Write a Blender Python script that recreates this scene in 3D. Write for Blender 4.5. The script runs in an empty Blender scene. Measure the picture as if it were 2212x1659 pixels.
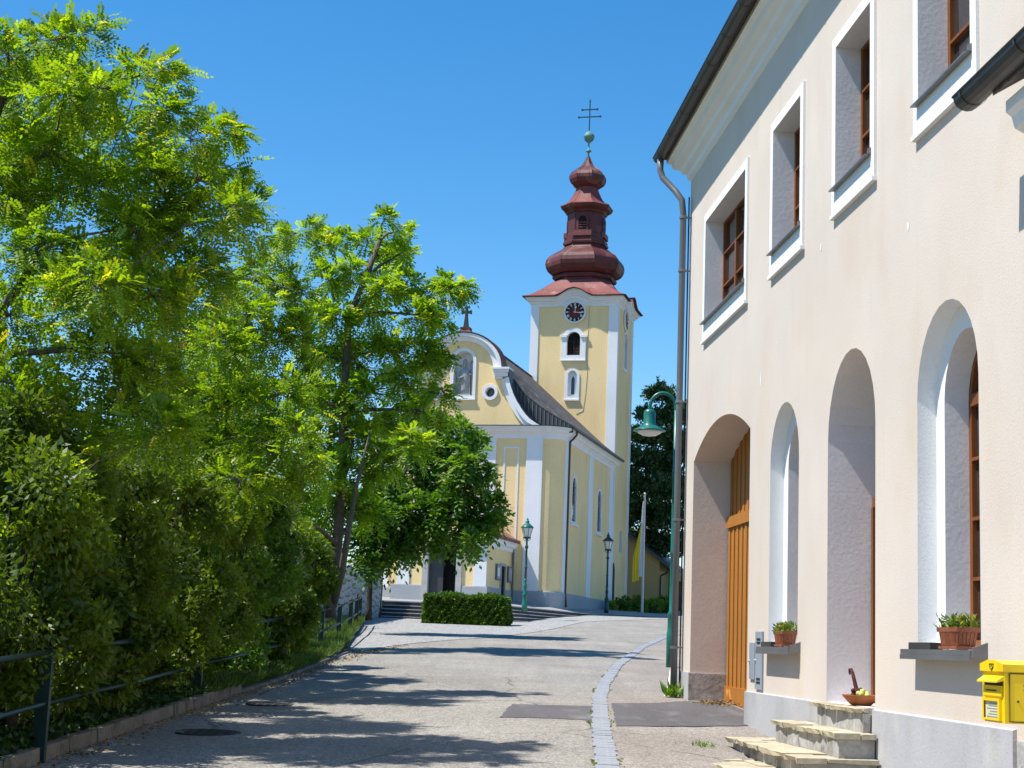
import bpy, math, random
import numpy as np
from mathutils import Vector, Matrix
from mathutils.geometry import tessellate_polygon

random.seed(7); rng = np.random.default_rng(11)
scn = bpy.context.scene
col = scn.collection
R = math.radians

# ------------------------------------------------------------------ camera
FPX = 3450.0; EYE = 1.6; RHO = 0.038                     # measured on a 2212 px wide copy of the photograph
PITCH = math.atan(562.5 / FPX)
cF = np.array([0, math.cos(PITCH), math.sin(PITCH)]); c0 = np.array([1., 0, 0]); c1 = np.array([0, -math.sin(PITCH), math.cos(PITCH)])
cR = math.cos(RHO) * c0 + math.sin(RHO) * c1; cU = -math.sin(RHO) * c0 + math.cos(RHO) * c1
cam = bpy.data.cameras.new('camera'); cam.sensor_width = 36; cam.lens = 36 * FPX / 2212; cam.clip_start = .1; cam.clip_end = 3000
camo = bpy.data.objects.new('camera', cam); col.objects.link(camo); scn.camera = camo
camo.matrix_world = Matrix(((cR[0], cU[0], -cF[0], 0), (cR[1], cU[1], -cF[1], 0), (cR[2], cU[2], -cF[2], EYE), (0, 0, 0, 1)))
scn.render.resolution_x = 1024; scn.render.resolution_y = 768

def ray(x, y): return cF + (x - 1106) / FPX * cR - (y - 829.5) / FPX * cU
def at(x, y, Y):                                          # point on the photo's ray at distance Y up the street
    d = ray(x, y); d = d * (Y / d[1]); return np.array([d[0], d[1], d[2] + EYE])
def zroad(y): return .038 * y if y < 40 else 1.52 + .043 * (y - 40)
def zs(x, y):                                             # road surface: falls a little towards the left kerb
    c = lambda v: min(max(v, 0), 1)                       # and the apron dips before the church steps
    return zroad(y) - .021 * min(max(-x, 0), 5) * c((52 - y) / 14) - .12 * c((y - 44) / 12) * c((70 - y) / 4) * c((3 - x) / 3)
def hdir(x):
    a, b = 0., 3000.
    for _ in range(50):
        m = (a + b) / 2
        if ray(x, m)[2] > 0: a = m
        else: b = m
    d = ray(x, a); return d / np.linalg.norm(d)

# ------------------------------------------------------------------ sky, sun, exposure
SUN_EL = R(61.5); SUN_DIR = Vector((-.979, -.200, 0)).normalized()
world = bpy.data.worlds.new('World'); scn.world = world; world.use_nodes = True
nt = world.node_tree; nt.nodes.clear()
wo = nt.nodes.new('ShaderNodeOutputWorld'); bg = nt.nodes.new('ShaderNodeBackground'); sk = nt.nodes.new('ShaderNodeTexSky')
sk.sky_type = 'NISHITA'; sk.sun_disc = False; sk.sun_elevation = SUN_EL; sk.sun_rotation = math.atan2(SUN_DIR.x, SUN_DIR.y)
sk.altitude = 300; sk.air_density = 1.0; sk.dust_density = .25; sk.ozone_density = 2.4
bg.inputs['Strength'].default_value = .115
hsv = nt.nodes.new('ShaderNodeHueSaturation'); hsv.inputs['Saturation'].default_value = 1.38; hsv.inputs['Value'].default_value = 1.12; hsv.inputs['Hue'].default_value = .497
nt.links.new(sk.outputs[0], hsv.inputs['Color']); nt.links.new(hsv.outputs[0], bg.inputs[0]); nt.links.new(bg.outputs[0], wo.inputs[0])
sl = bpy.data.lights.new('sun', 'SUN'); sl.energy = 4.9; sl.angle = R(.53); sl.color = (1, .955, .88)
slo = bpy.data.objects.new('sun', sl); col.objects.link(slo)
sv = Vector((SUN_DIR.x * math.cos(SUN_EL), SUN_DIR.y * math.cos(SUN_EL), math.sin(SUN_EL)))
slo.rotation_euler = sv.to_track_quat('Z', 'Y').to_euler()
scn.view_settings.view_transform = 'Standard'; scn.view_settings.look = 'None'; scn.view_settings.gamma = 1
scn.view_settings.use_curve_mapping = False; scn.view_settings.exposure = .55
scn.render.engine = 'CYCLES'
scn.cycles.max_bounces = 7; scn.cycles.diffuse_bounces = 4; scn.cycles.transmission_bounces = 5

# ------------------------------------------------------------------ materials
def lin(c): return tuple(((v / 12.92) if v <= .04045 else ((v + .055) / 1.055) ** 2.4) for v in c)
def rgb(r, g, b): return lin((r / 255, g / 255, b / 255))
def nodes(name):
    m = bpy.data.materials.new(name); m.use_nodes = True; t = m.node_tree
    b = t.nodes['Principled BSDF']; return m, t, b
def mat(name, c, rough=.85, var=.10, scale=1.5, fine=.05, fscale=60, bump=.0, bscale=90, bdist=.01, metal=0., spec=.3, c2=None, c2s=3., c2t=(.55, .7), stretch=None):
    m, t, b = nodes(name); L = t.links.new
    tc = t.nodes.new('ShaderNodeTexCoord'); src = tc.outputs['Object']
    if stretch:
        mp = t.nodes.new('ShaderNodeMapping'); mp.inputs['Scale'].default_value = stretch; L(src, mp.inputs[0]); src = mp.outputs[0]
    def noise(s, d=4):
        n = t.nodes.new('ShaderNodeTexNoise'); n.inputs['Scale'].default_value = s; n.inputs['Detail'].default_value = d; L(src, n.inputs['Vector']); return n
    def ramp(n, a, bb, v0, v1):
        r = t.nodes.new('ShaderNodeMapRange'); r.inputs[1].default_value = a; r.inputs[2].default_value = bb; r.inputs[3].default_value = v0; r.inputs[4].default_value = v1
        L(n.outputs['Fac'], r.inputs[0]); return r
    n1 = ramp(noise(scale), .3, .7, 1 - var, 1 + var); n2 = ramp(noise(fscale, 2), .3, .7, 1 - fine, 1 + fine)
    mu = t.nodes.new('ShaderNodeMath'); mu.operation = 'MULTIPLY'; L(n1.outputs[0], mu.inputs[0]); L(n2.outputs[0], mu.inputs[1])
    cc = t.nodes.new('ShaderNodeRGB'); cc.outputs[0].default_value = (*c, 1); co = cc.outputs[0]
    if c2:
        mx = t.nodes.new('ShaderNodeMix'); mx.data_type = 'RGBA'; mx.inputs[6].default_value = (*c, 1); mx.inputs[7].default_value = (*c2, 1)
        r = ramp(noise(c2s, 6), c2t[0], c2t[1], 0, 1); L(r.outputs[0], mx.inputs[0]); co = mx.outputs[2]
    vm = t.nodes.new('ShaderNodeVectorMath'); vm.operation = 'SCALE'; L(co, vm.inputs[0]); L(mu.outputs[0], vm.inputs['Scale'])
    L(vm.outputs[0], b.inputs['Base Color'])
    b.inputs['Roughness'].default_value = rough; b.inputs['Metallic'].default_value = metal; b.inputs['Specular IOR Level'].default_value = spec
    if bump:
        bn = t.nodes.new('ShaderNodeBump'); bn.inputs['Strength'].default_value = bump; bn.inputs['Distance'].default_value = bdist
        L(noise(bscale, 3).outputs['Fac'], bn.inputs['Height']); L(bn.outputs[0], b.inputs['Normal'])
    return m
def leaf_mat(name, dark, light, yellow, trans=.42):
    m = bpy.data.materials.new(name); m.use_nodes = True; t = m.node_tree; t.nodes.clear(); L = t.links.new
    o = t.nodes.new('ShaderNodeOutputMaterial'); a = t.nodes.new('ShaderNodeAttribute'); a.attribute_name = 'tint'
    cr = t.nodes.new('ShaderNodeValToRGB'); e = cr.color_ramp.elements
    e[0].position = 0; e[0].color = (*dark, 1); e[1].position = .8; e[1].color = (*light, 1)
    k = e.new(1.0); k.color = (*yellow, 1)
    L(a.outputs['Fac'], cr.inputs[0])
    d = t.nodes.new('ShaderNodeBsdfDiffuse'); tr = t.nodes.new('ShaderNodeBsdfTranslucent'); g = t.nodes.new('ShaderNodeBsdfGlossy'); g.inputs['Roughness'].default_value = .5
    g.inputs['Color'].default_value = (.9, .95, 1, 1)
    hs = t.nodes.new('ShaderNodeMix'); hs.data_type = 'RGBA'; hs.blend_type = 'MULTIPLY'; hs.inputs[0].default_value = 1; hs.inputs[7].default_value = (1.5, 1.45, .6, 1)
    L(cr.outputs[0], d.inputs[0]); L(cr.outputs[0], hs.inputs[6]); L(hs.outputs[2], tr.inputs[0])
    m1 = t.nodes.new('ShaderNodeMixShader'); m1.inputs[0].default_value = trans; L(d.outputs[0], m1.inputs[1]); L(tr.outputs[0], m1.inputs[2])
    m2 = t.nodes.new('ShaderNodeMixShader'); m2.inputs[0].default_value = .03; L(m1.outputs[0], m2.inputs[1]); L(g.outputs[0], m2.inputs[2])
    L(m2.outputs[0], o.inputs[0]); return m

M = {}
M['cream'] = mat('cream_plaster', (.62, .540, .462), .92, .04, .6, .03, 35, .35, 55, .006, c2=(.625, .558, .492), c2s=.5, c2t=(.45, .7))
def stain(m, c, scale, st, lo, hi, amt):
    t = m.node_tree; L = t.links.new; b = t.nodes['Principled BSDF']; src = b.inputs['Base Color'].links[0].from_socket
    tc = t.nodes.new('ShaderNodeTexCoord'); mp = t.nodes.new('ShaderNodeMapping'); mp.inputs['Scale'].default_value = st; L(tc.outputs['Object'], mp.inputs[0])
    n = t.nodes.new('ShaderNodeTexNoise'); n.inputs['Scale'].default_value = scale; n.inputs['Detail'].default_value = 6; L(mp.outputs[0], n.inputs['Vector'])
    r = t.nodes.new('ShaderNodeMapRange'); r.inputs[1].default_value = lo; r.inputs[2].default_value = hi; r.inputs[3].default_value = 0; r.inputs[4].default_value = amt; L(n.outputs['Fac'], r.inputs[0])
    mx = t.nodes.new('ShaderNodeMix'); mx.data_type = 'RGBA'; mx.blend_type = 'MULTIPLY'; mx.inputs[7].default_value = (*c, 1); L(r.outputs[0], mx.inputs[0]); L(src, mx.inputs[6]); L(mx.outputs[2], b.inputs['Base Color']); return m
stain(M['cream'], (.96, .885, .79), 1.1, (1, 1, .55), .52, .72, .7); stain(M['cream'], (.88, .87, .86), 1.6, (3.2, 3.2, .22), .58, .76, .35); stain(M['cream'], (1.06, 1.05, 1.03), .8, (1, 1, 1), .5, .7, .7)
M['white'] = mat('white_paint', (.80, .80, .79), .85, .03, 1.2, .02, 30, .35, 60, .006)
M['reveal'] = mat('rough_white_plaster', (.74, .72, .72), .95, .05, 2, .04, 30, .35, 26, .005)
M['reveal_cream'] = mat('rough_cream_plaster', (.67, .585, .51), .95, .05, 2, .04, 30, .35, 26, .005)
M['plinth'] = mat('grey_plinth_render', (.41, .41, .42), .92, .07, .9, .05, 30, .4, 50, .006, c2=(.50, .485, .46), c2s=1.2)
M['wood'] = mat('varnished_brown_wood', rgb(122, 72, 34), .5, .15, 2, .12, 30, .15, 40, .003, stretch=(12, 12, 1))
M['wood_gate'] = mat('varnished_orange_wood', rgb(172, 112, 44), .55, .15, 2, .12, 18, .25, 30, .004, stretch=(14, 14, .8))
M['glass'] = mat('dark_window_glass', (.045, .038, .040), .05, .35, 2.5, .02, 10, spec=.7)
M['zinc'] = mat('weathered_zinc', (.20, .20, .205), .5, .12, 2, .05, 30, metal=.55, spec=.4)
M['zinc_dark'] = mat('dark_sheet_metal', (.075, .073, .072), .5, .15, 2, .05, 30, metal=.4)
M['pipe'] = mat('grey_painted_pipe', (.12, .13, .135), .45, .08, 2, .03, 30, spec=.4)
M['rooftile'] = mat('old_grey_roof_tiles', (.085, .075, .072), .9, .25, 1.2, .3, 14, .6, 10, .03, c2=(.23, .20, .17), c2s=2.2, c2t=(.52, .74))
M['redtile'] = mat('red_clay_tiles', (.27, .115, .075), .9, .25, 2, .25, 10, .6, 9, .03)
M['redmetal'] = mat('oxide_red_roof_metal', (.105, .022, .020), .55, .22, .8, .1, 8, .1, 6, .02, c2=(.27, .15, .12), c2s=.9, c2t=(.58, .80), spec=.4)
M['redmetal_pale'] = mat('faded_red_roof_metal', (.21, .058, .050), .6, .2, .9, .1, 8, .1, 6, .02, c2=(.38, .25, .21), c2s=1.1, c2t=(.6, .8), spec=.35)
M['yellow'] = mat('yellow_church_plaster', (.88, .655, .335), .93, .05, .5, .04, 12, .45, 9, .012)
stain(M['yellow'], (.88, .86, .82), 1.0, (2, 2, .2), .52, .75, .6)
M['yellow_shaded'] = mat('tree_shaded_yellow_plaster', (.40, .285, .125), .93, .08, .6, .05, 12, .4, 9, .012)  # annex plaster, the evergreen's shade put into its colour
M['church_white'] = mat('white_church_plaster', (.79, .79, .80), .93, .03, .7, .02, 12, .4, 10, .01)
stain(M['church_white'], (.84, .83, .80), 1.0, (2, 2, .22), .54, .76, .5)
M['church_plinth'] = mat('grey_church_plinth', (.36, .37, .385), .93, .06, .7, .04, 8, .3, 10, .01)
M['stone'] = mat('pale_cut_stone', (.42, .41, .38), .9, .12, 1.5, .1, 15, .4, 20, .01)
M['statue'] = mat('grey_carved_stone', (.36, .355, .35), .9, .15, 3, .1, 15, .4, 20, .01)
M['dark'] = mat('dark_interior', (.012, .010, .010), .9, .1)
M['shutter'] = mat('dark_brown_shutter', (.055, .032, .026), .7, .2, 3)
M['clock_red'] = mat('dark_red_clock_face', (.12, .02, .018), .6, .05)
M['clock_black'] = mat('black_clock_ring', (.010, .010, .012), .6, .05)
M['clock_white'] = mat('white_clock_numerals', (.78, .74, .70), .7, .04)
M['copper'] = mat('green_copper', (.13, .27, .23), .6, .2, 4, c2=(.05, .07, .07), c2s=5)
M['iron'] = mat('dark_iron', (.03, .028, .03), .6, .15)
M['teal'] = mat('teal_lamp_paint', (.012, .135, .105), .35, .12, 3, .05, 20, spec=.5)
M['teal_dark'] = mat('dark_teal_lamp_paint', (.010, .048, .050), .4, .12, 3, .05, 20, spec=.5)
M['lampglass'] = mat('milky_lamp_glass', (.72, .70, .64), .25, .04, spec=.5)
M['rail'] = mat('dark_green_rail_paint', (.009, .030, .028), .42, .15, 3, .08, 20, c2=(.10, .13, .12), c2s=14, c2t=(.68, .82))
M['flag_yellow'] = mat('yellow_flag_cloth', (.82, .58, .02), .8, .06, 2)
M['flag_white'] = mat('white_flag_cloth', (.80, .80, .80), .8, .04, 2)
M['pole'] = mat('grey_metal_pole', (.52, .53, .54), .45, .05, spec=.4)
M['post_yellow'] = mat('yellow_enamel', (.86, .60, .004), .33, .04, 1, .01, 20, spec=.5)
M['black'] = mat('black_print', (.02, .02, .02), .6, .05)
M['paper'] = mat('notice_paper', (.60, .60, .42), .6, .05, 8)
M['print'] = mat('grey_print', (.25, .25, .20), .7, .1)
M['terracotta'] = mat('terracotta_plastic', (.26, .085, .04), .6, .15, 6, .1, 40, .3, 30)
M['bowl'] = mat('orange_clay_bowl', (.34, .115, .04), .7, .15, 8)
M['soil'] = mat('potting_soil', (.03, .022, .016), .95, .3, 20)
M['bark'] = mat('grey_brown_bark', (.13, .105, .085), .95, .25, 3, .25, 20, .9, 14, .04, stretch=(3, 3, .6))
M['bark_dark'] = mat('dark_bark', (.055, .045, .038), .95, .25, 3, .25, 20, .9, 14, .03, stretch=(3, 3, .6))
M['flag'] = mat('yellowish_flagstone', (.47, .41, .29), .9, .16, 1.6, .14, 14, .5, 12, .012, c2=(.40, .35, .26), c2s=2.5)
M['riser'] = mat('stained_concrete', (.40, .385, .36), .95, .2, 2.2, .15, 20, .6, 20, .012, c2=(.12, .115, .11), c2s=3.5, c2t=(.55, .72))
M['sett'] = mat('pale_granite_sett', (.27, .285, .31), .85, .12, 3, .12, 40, .5, 30, .008)
M['kerb'] = mat('mossy_kerb_stone', (.185, .168, .135), .95, .2, 3, .15, 30, .6, 25, .01, c2=(.08, .085, .05), c2s=5)
M['step_stone'] = mat('grey_step_stone', (.43, .42, .40), .92, .12, 1, .1, 8, .3, 9, .01)
M['riser_dark'] = mat('dark_step_riser', (.055, .052, .055), .95, .15, 1, .1, 8)
M['rubble'] = mat('pale_rubble_stone', (.40, .39, .37), .95, .2, 2, .15, 10, .7, 9, .03)
M['mortar'] = mat('dark_mortar', (.07, .065, .06), .95, .2, 3)
M['earth'] = mat('dark_earth', (.060, .052, .034), .97, .3, 2, .3, 20, .6, 12, .03, c2=(.05, .07, .025), c2s=1.5, c2t=(.4, .6))
M['litter'] = mat('dry_leaf_litter', (.26, .17, .075), .95, .3, 4)
M['iron_cover'] = mat('cast_iron_cover', (.035, .033, .032), .7, .2, 5, .2, 50, .6, 40, .005)
stain(M['plinth'], (.8, .76, .70), 1.5, (1.5, 1.5, .6), .5, .72, .7); stain(M['riser'], (.55, .53, .50), 3, (1.5, 1.5, .7), .5, .66, .7); stain(M['redmetal'], (.6, .55, .55), 1.2, (2, 2, .3), .5, .7, .7); stain(M['post_yellow'], (.82, .78, .7), 6, (1, 1, .5), .55, .7, .6)
M['asphalt_dark'] = mat('dark_asphalt_patch', (.105, .10, .105), .93, .12, 1.2, .22, 55, .5, 70, .006, c2=(.15, .145, .145), c2s=2.5, stretch=(1, .35, 1))
M['boxgrey'] = mat('blue_grey_meter_door', (.27, .31, .36), .5, .06, 2)
M['grape'] = mat('dried_dark_red_fruit', (.075, .017, .018), .7, .3, 20, .2, 60)
M['applegreen'] = mat('pale_green_fruit', (.50, .55, .16), .5, .12, 12)
M['flower'] = mat('cream_blossom', (.62, .58, .36), .9, .15, 6)
M['petal'] = mat('orange_petal', (.75, .34, .04), .8, .1)

def asphalt(name, c, c_lo, c_hi):
    m, t, b = nodes(name); L = t.links.new
    tc = t.nodes.new('ShaderNodeTexCoord')
    def noise(s, d=3, st=None):
        n = t.nodes.new('ShaderNodeTexNoise'); n.inputs['Scale'].default_value = s; n.inputs['Detail'].default_value = d
        if st:
            mp = t.nodes.new('ShaderNodeMapping'); mp.inputs['Scale'].default_value = st; L(tc.outputs['Object'], mp.inputs[0]); L(mp.outputs[0], n.inputs['Vector'])
        else: L(tc.outputs['Object'], n.inputs['Vector'])
        return n
    v = t.nodes.new('ShaderNodeTexVoronoi'); v.inputs['Scale'].default_value = 62; L(tc.outputs['Object'], v.inputs['Vector'])
    sep = t.nodes.new('ShaderNodeSeparateColor'); L(v.outputs['Color'], sep.inputs[0])
    cr = t.nodes.new('ShaderNodeValToRGB'); e = cr.color_ramp.elements
    e[0].position = .0; e[0].color = (*c_lo, 1); e[1].position = .95; e[1].color = (*c_hi, 1)
    k = e.new(.30); k.color = (*c, 1); k2 = e.new(.75); k2.color = tuple(x * 1.08 for x in c) + (1,)
    L(sep.outputs[0], cr.inputs[0])
    def rng_(n, a, bb, v0, v1):
        r = t.nodes.new('ShaderNodeMapRange'); r.inputs[1].default_value = a; r.inputs[2].default_value = bb; r.inputs[3].default_value = v0; r.inputs[4].default_value = v1
        L(n.outputs['Fac'], r.inputs[0]); return r.outputs[0]
    a1 = rng_(noise(.55, 5),   .3, .7, .86, 1.12); a2 = rng_(noise(1.6, 4, (1.6, .12, 1)), .3, .72, 1.05, .88); a3 = rng_(noise(9, 4), .3, .7, .93, 1.07)
    m1 = t.nodes.new('ShaderNodeMath'); m1.operation = 'MULTIPLY'; L(a1, m1.inputs[0]); L(a2, m1.inputs[1])
    m2 = t.nodes.new('ShaderNodeMath'); m2.operation = 'MULTIPLY'; L(m1.outputs[0], m2.inputs[0]); L(a3, m2.inputs[1])
    s = t.nodes.new('ShaderNodeVectorMath'); s.operation = 'SCALE'; L(cr.outputs[0], s.inputs[0]); L(m2.outputs[0], s.inputs['Scale'])
    dn = noise(1.2, 4); mv = t.nodes.new('ShaderNodeMix'); mv.data_type = 'VECTOR'; mv.inputs[0].default_value = .35; L(tc.outputs['Object'], mv.inputs[4]); L(dn.outputs['Color'], mv.inputs[5])
    vc = t.nodes.new('ShaderNodeTexVoronoi'); vc.feature = 'DISTANCE_TO_EDGE'; vc.inputs['Scale'].default_value = .42; L(mv.outputs[1], vc.inputs['Vector'])
    ck = t.nodes.new('ShaderNodeMapRange'); ck.inputs[1].default_value = .002; ck.inputs[2].default_value = .007; ck.inputs[3].default_value = 1; ck.inputs[4].default_value = 0; L(vc.outputs['Distance'], ck.inputs[0])
    mk = rng_(noise(.45, 2), .5, .6, 0, .6); cm = t.nodes.new('ShaderNodeMath'); cm.operation = 'MULTIPLY'; L(ck.outputs[0], cm.inputs[0]); L(mk, cm.inputs[1])
    cx = t.nodes.new('ShaderNodeMix'); cx.data_type = 'RGBA'; cx.inputs[7].default_value = (.045, .042, .038, 1); L(cm.outputs[0], cx.inputs[0]); L(s.outputs[0], cx.inputs[6])
    L(cx.outputs[2], b.inputs['Base Color']); b.inputs['Roughness'].default_value = .93; b.inputs['Specular IOR Level'].default_value = .2
    bp = t.nodes.new('ShaderNodeBump'); bp.inputs['Strength'].default_value = .5; bp.inputs['Distance'].default_value = .006
    L(v.outputs['Distance'], bp.inputs['Height']); L(bp.outputs[0], b.inputs['Normal'])
    return m
M['asphalt'] = asphalt('worn_pale_asphalt', (.262, .243, .215), (.10, .095, .088), (.43, .405, .36))
M['sidewalk'] = asphalt('pinkish_sidewalk_asphalt', (.265, .233, .203), (.14, .125, .115), (.43, .39, .35))
def cobble(name):
    m, t, b = nodes(name); L = t.links.new
    tc = t.nodes.new('ShaderNodeTexCoord'); v = t.nodes.new('ShaderNodeTexVoronoi'); v.inputs['Scale'].default_value = 8.5; L(tc.outputs['Object'], v.inputs['Vector'])
    ve = t.nodes.new('ShaderNodeTexVoronoi'); ve.feature = 'DISTANCE_TO_EDGE'; ve.inputs['Scale'].default_value = 8.5; L(tc.outputs['Object'], ve.inputs['Vector'])
    sep = t.nodes.new('ShaderNodeSeparateColor'); L(v.outputs['Color'], sep.inputs[0])
    cr = t.nodes.new('ShaderNodeValToRGB'); cr.color_ramp.elements[0].color = (.27, .265, .26, 1); cr.color_ramp.elements[1].color = (.43, .42, .41, 1); L(sep.outputs[0], cr.inputs[0])
    mr = t.nodes.new('ShaderNodeMapRange'); mr.inputs[1].default_value = 0; mr.inputs[2].default_value = .09; mr.inputs[3].default_value = 0; mr.inputs[4].default_value = 1; L(ve.outputs['Distance'], mr.inputs[0])
    n = t.nodes.new('ShaderNodeTexNoise'); n.inputs['Scale'].default_value = .5; n.inputs['Detail'].default_value = 5; L(tc.outputs['Object'], n.inputs['Vector'])
    g = t.nodes.new('ShaderNodeMapRange'); g.inputs[1].default_value = .52; g.inputs[2].default_value = .66; L(n.outputs['Fac'], g.inputs[0])
    jc = t.nodes.new('ShaderNodeMix'); jc.data_type = 'RGBA'; jc.inputs[6].default_value = (.15, .14, .13, 1); jc.inputs[7].default_value = (.20, .20, .06, 1); L(g.outputs[0], jc.inputs[0])
    mx = t.nodes.new('ShaderNodeMix'); mx.data_type = 'RGBA'; L(mr.outputs[0], mx.inputs[0]); L(jc.outputs[2], mx.inputs[6]); L(cr.outputs[0], mx.inputs[7])
    L(mx.outputs[2], b.inputs['Base Color']); b.inputs['Roughness'].default_value = .9
    bp = t.nodes.new('ShaderNodeBump'); bp.inputs['Strength'].default_value = .6; bp.inputs['Distance'].default_value = .02; L(mr.outputs[0], bp.inputs['Height']); L(bp.outputs[0], b.inputs['Normal'])
    return m
M['cobble'] = cobble('small_granite_cobbles')

L_ROB = leaf_mat('robinia_leaf', (.085, .185, .006), (.31, .45, .016), (.68, .58, .025), .58)
L_ASH = leaf_mat('tree_of_heaven_leaf', (.090, .20, .008), (.33, .48, .020), (.68, .60, .03), .58)
L_WAL = leaf_mat('walnut_leaf', (.040, .115, .010), (.16, .30, .020), (.32, .40, .04), .5)
L_SHR = leaf_mat('shrub_leaf', (.046, .096, .006), (.18, .265, .013), (.32, .34, .03), .5)
L_PRI = leaf_mat('privet_leaf', (.055, .14, .010), (.19, .34, .028), (.42, .45, .06), .5)
L_HED = leaf_mat('box_hedge_leaf', (.028, .075, .006), (.12, .235, .012), (.20, .30, .02), .4)
L_CON = leaf_mat('conifer_needles', (.018, .048, .014), (.055, .115, .028), (.12, .18, .05), .2)
L_GRA = leaf_mat('grass_blade', (.04, .09, .010), (.12, .21, .025), (.28, .28, .07), .4)
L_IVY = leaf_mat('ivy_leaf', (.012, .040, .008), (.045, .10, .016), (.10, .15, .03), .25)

# ------------------------------------------------------------------ mesh helpers
class MB:
    def __init__(s): s.v = []; s.f = []
    def add(s, vs, fs):
        o = len(s.v); s.v += [tuple(map(float, p)) for p in vs]; s.f += [tuple(i + o for i in f) for f in fs]; return s
    def hexa(s, p): return s.add(p, [(3, 2, 1, 0), (4, 5, 6, 7), (0, 1, 5, 4), (1, 2, 6, 5), (2, 3, 7, 6), (3, 0, 4, 7)])
    def box(s, x0, x1, y0, y1, z0, z1):
        return s.hexa([(x0, y0, z0), (x1, y0, z0), (x1, y1, z0), (x0, y1, z0), (x0, y0, z1), (x1, y0, z1), (x1, y1, z1), (x0, y1, z1)])
    def bar(s, a, b, w, h, up=(0, 0, 1)):
        a = Vector(a); b = Vector(b); d = (b - a).normalized(); u = Vector(up); x = d.cross(u)
        if x.length < 1e-4: x = d.cross(Vector((1, 0, 0)))
        x.normalize(); u = x.cross(d).normalized(); x *= w / 2; u *= h / 2
        return s.hexa([a - x - u, a + x - u, a + x + u, a - x + u, b - x - u, b + x - u, b + x + u, b - x + u])
    def tube(s, path, r, n=8, cap=True):
        path = [Vector(p) for p in path]; k = len(path); rs = r if isinstance(r, (list, tuple)) else [r] * k
        prev = None; vs = []
        for i, p in enumerate(path):
            d = (path[min(i + 1, k - 1)] - path[max(i - 1, 0)]); d.normalize() if d.length else None
            if prev is None:
                x = d.cross(Vector((0, 0, 1)))
                if x.length < .05: x = d.cross(Vector((0, 1, 0)))
            else: x = prev - d * prev.dot(d)
            x.normalize(); prev = x.copy(); y = d.cross(x)
            for j in range(n):
                t = 2 * math.pi * j / n; vs.append(p + (x * math.cos(t) + y * math.sin(t)) * rs[i])
        fs = [(i * n + j, i * n + (j + 1) % n, (i + 1) * n + (j + 1) % n, (i + 1) * n + j) for i in range(k - 1) for j in range(n)]
        if cap: fs += [tuple(range(n - 1, -1, -1)), tuple(range((k - 1) * n, k * n))]
        return s.add(vs, fs)
    def loft(s, rings, closed=True, caps=(False, False)):
        n = len(rings[0]); vs = [p for r in rings for p in r]; m = n if closed else n - 1
        fs = [(i * n + j, i * n + (j + 1) % n, (i + 1) * n + (j + 1) % n, (i + 1) * n + j) for i in range(len(rings) - 1) for j in range(m)]
        if caps[0]: fs.append(tuple(range(n - 1, -1, -1)))
        if caps[1]: fs.append(tuple(range((len(rings) - 1) * n, len(rings) * n)))
        return s.add(vs, fs)
    def lathe(s, prof, c=(0, 0, 0), n=20, rot=0):
        rings = [[(c[0] + r * math.cos(rot + 2 * math.pi * j / n), c[1] + r * math.sin(rot + 2 * math.pi * j / n), c[2] + z) for j in range(n)] for r, z in prof]
        return s.loft(rings, True, (True, True))
    def sheet(s, outer, holes, fn):                       # flat sheet with holes, fn maps (u, v) to a point
        loops = [[Vector((p[0], p[1], 0)) for p in l] for l in [outer] + list(holes)]
        tris = tessellate_polygon(loops); pts = [p for l in loops for p in l]
        return s.add([fn(p.x, p.y) for p in pts], [tuple(t) for t in tris])
    def strip(s, a, b, closed=True): return s.loft([a, b], closed)
    def build(s, name, m, parent=None, smooth=False):
        me = bpy.data.meshes.new(name); me.from_pydata(s.v, [], s.f); me.validate(); me.update()
        if smooth: me.polygons.foreach_set('use_smooth', [True] * len(me.polygons))
        me.materials.append(M[m] if isinstance(m, str) else m)
        o = bpy.data.objects.new(name, me); col.objects.link(o)
        if parent: o.parent = parent
        return o
def tag(o, label=None, cat=None, group=None, kind=None):
    if label: o['label'] = label
    if cat: o['category'] = cat
    if group: o['group'] = group
    if kind: o['kind'] = kind
    return o
def empty(name, label, cat, loc=(0, 0, 0), rz=0, group=None):
    o = bpy.data.objects.new(name, None); col.objects.link(o); o.location = loc; o.rotation_euler = (0, 0, rz); o.empty_display_size = .2
    return tag(o, label, cat, group)
def share(o, loc=(0, 0, 0), rot=(0, 0, 0), scale=(1, 1, 1), parent=None, name=None):
    c = o.copy(); col.objects.link(c); c.location = loc; c.rotation_euler = rot; c.scale = scale; c.parent = parent or o.parent
    return c
def sweep(mb, path, prof, closed=False, zoff=None):       # prof: (outward offset, z); path in plan, outward = right of travel
    n = len(path); rings = []
    P = [np.array(p, float) for p in path]
    for i in range(n):
        if closed: a, b = P[i - 1], P[(i + 1) % n]
        else: a, b = P[max(i - 1, 0)], P[min(i + 1, n - 1)]
        def nrm(d): d = d / np.linalg.norm(d); return np.array([d[1], -d[0]])
        ns = []
        if closed or i > 0: ns.append(nrm(P[i] - a))
        if closed or i < n - 1: ns.append(nrm(b - P[i]))
        m = sum(ns) / len(ns); m = m / max(m @ ns[0], .2) if len(ns) > 1 else m
        z = zoff[i] if zoff else 0
        rings.append([(P[i][0] + m[0] * o, P[i][1] + m[1] * o, h + z) for o, h in prof])
    if closed: rings.append(rings[0])
    return mb.loft(rings, False)
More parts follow.
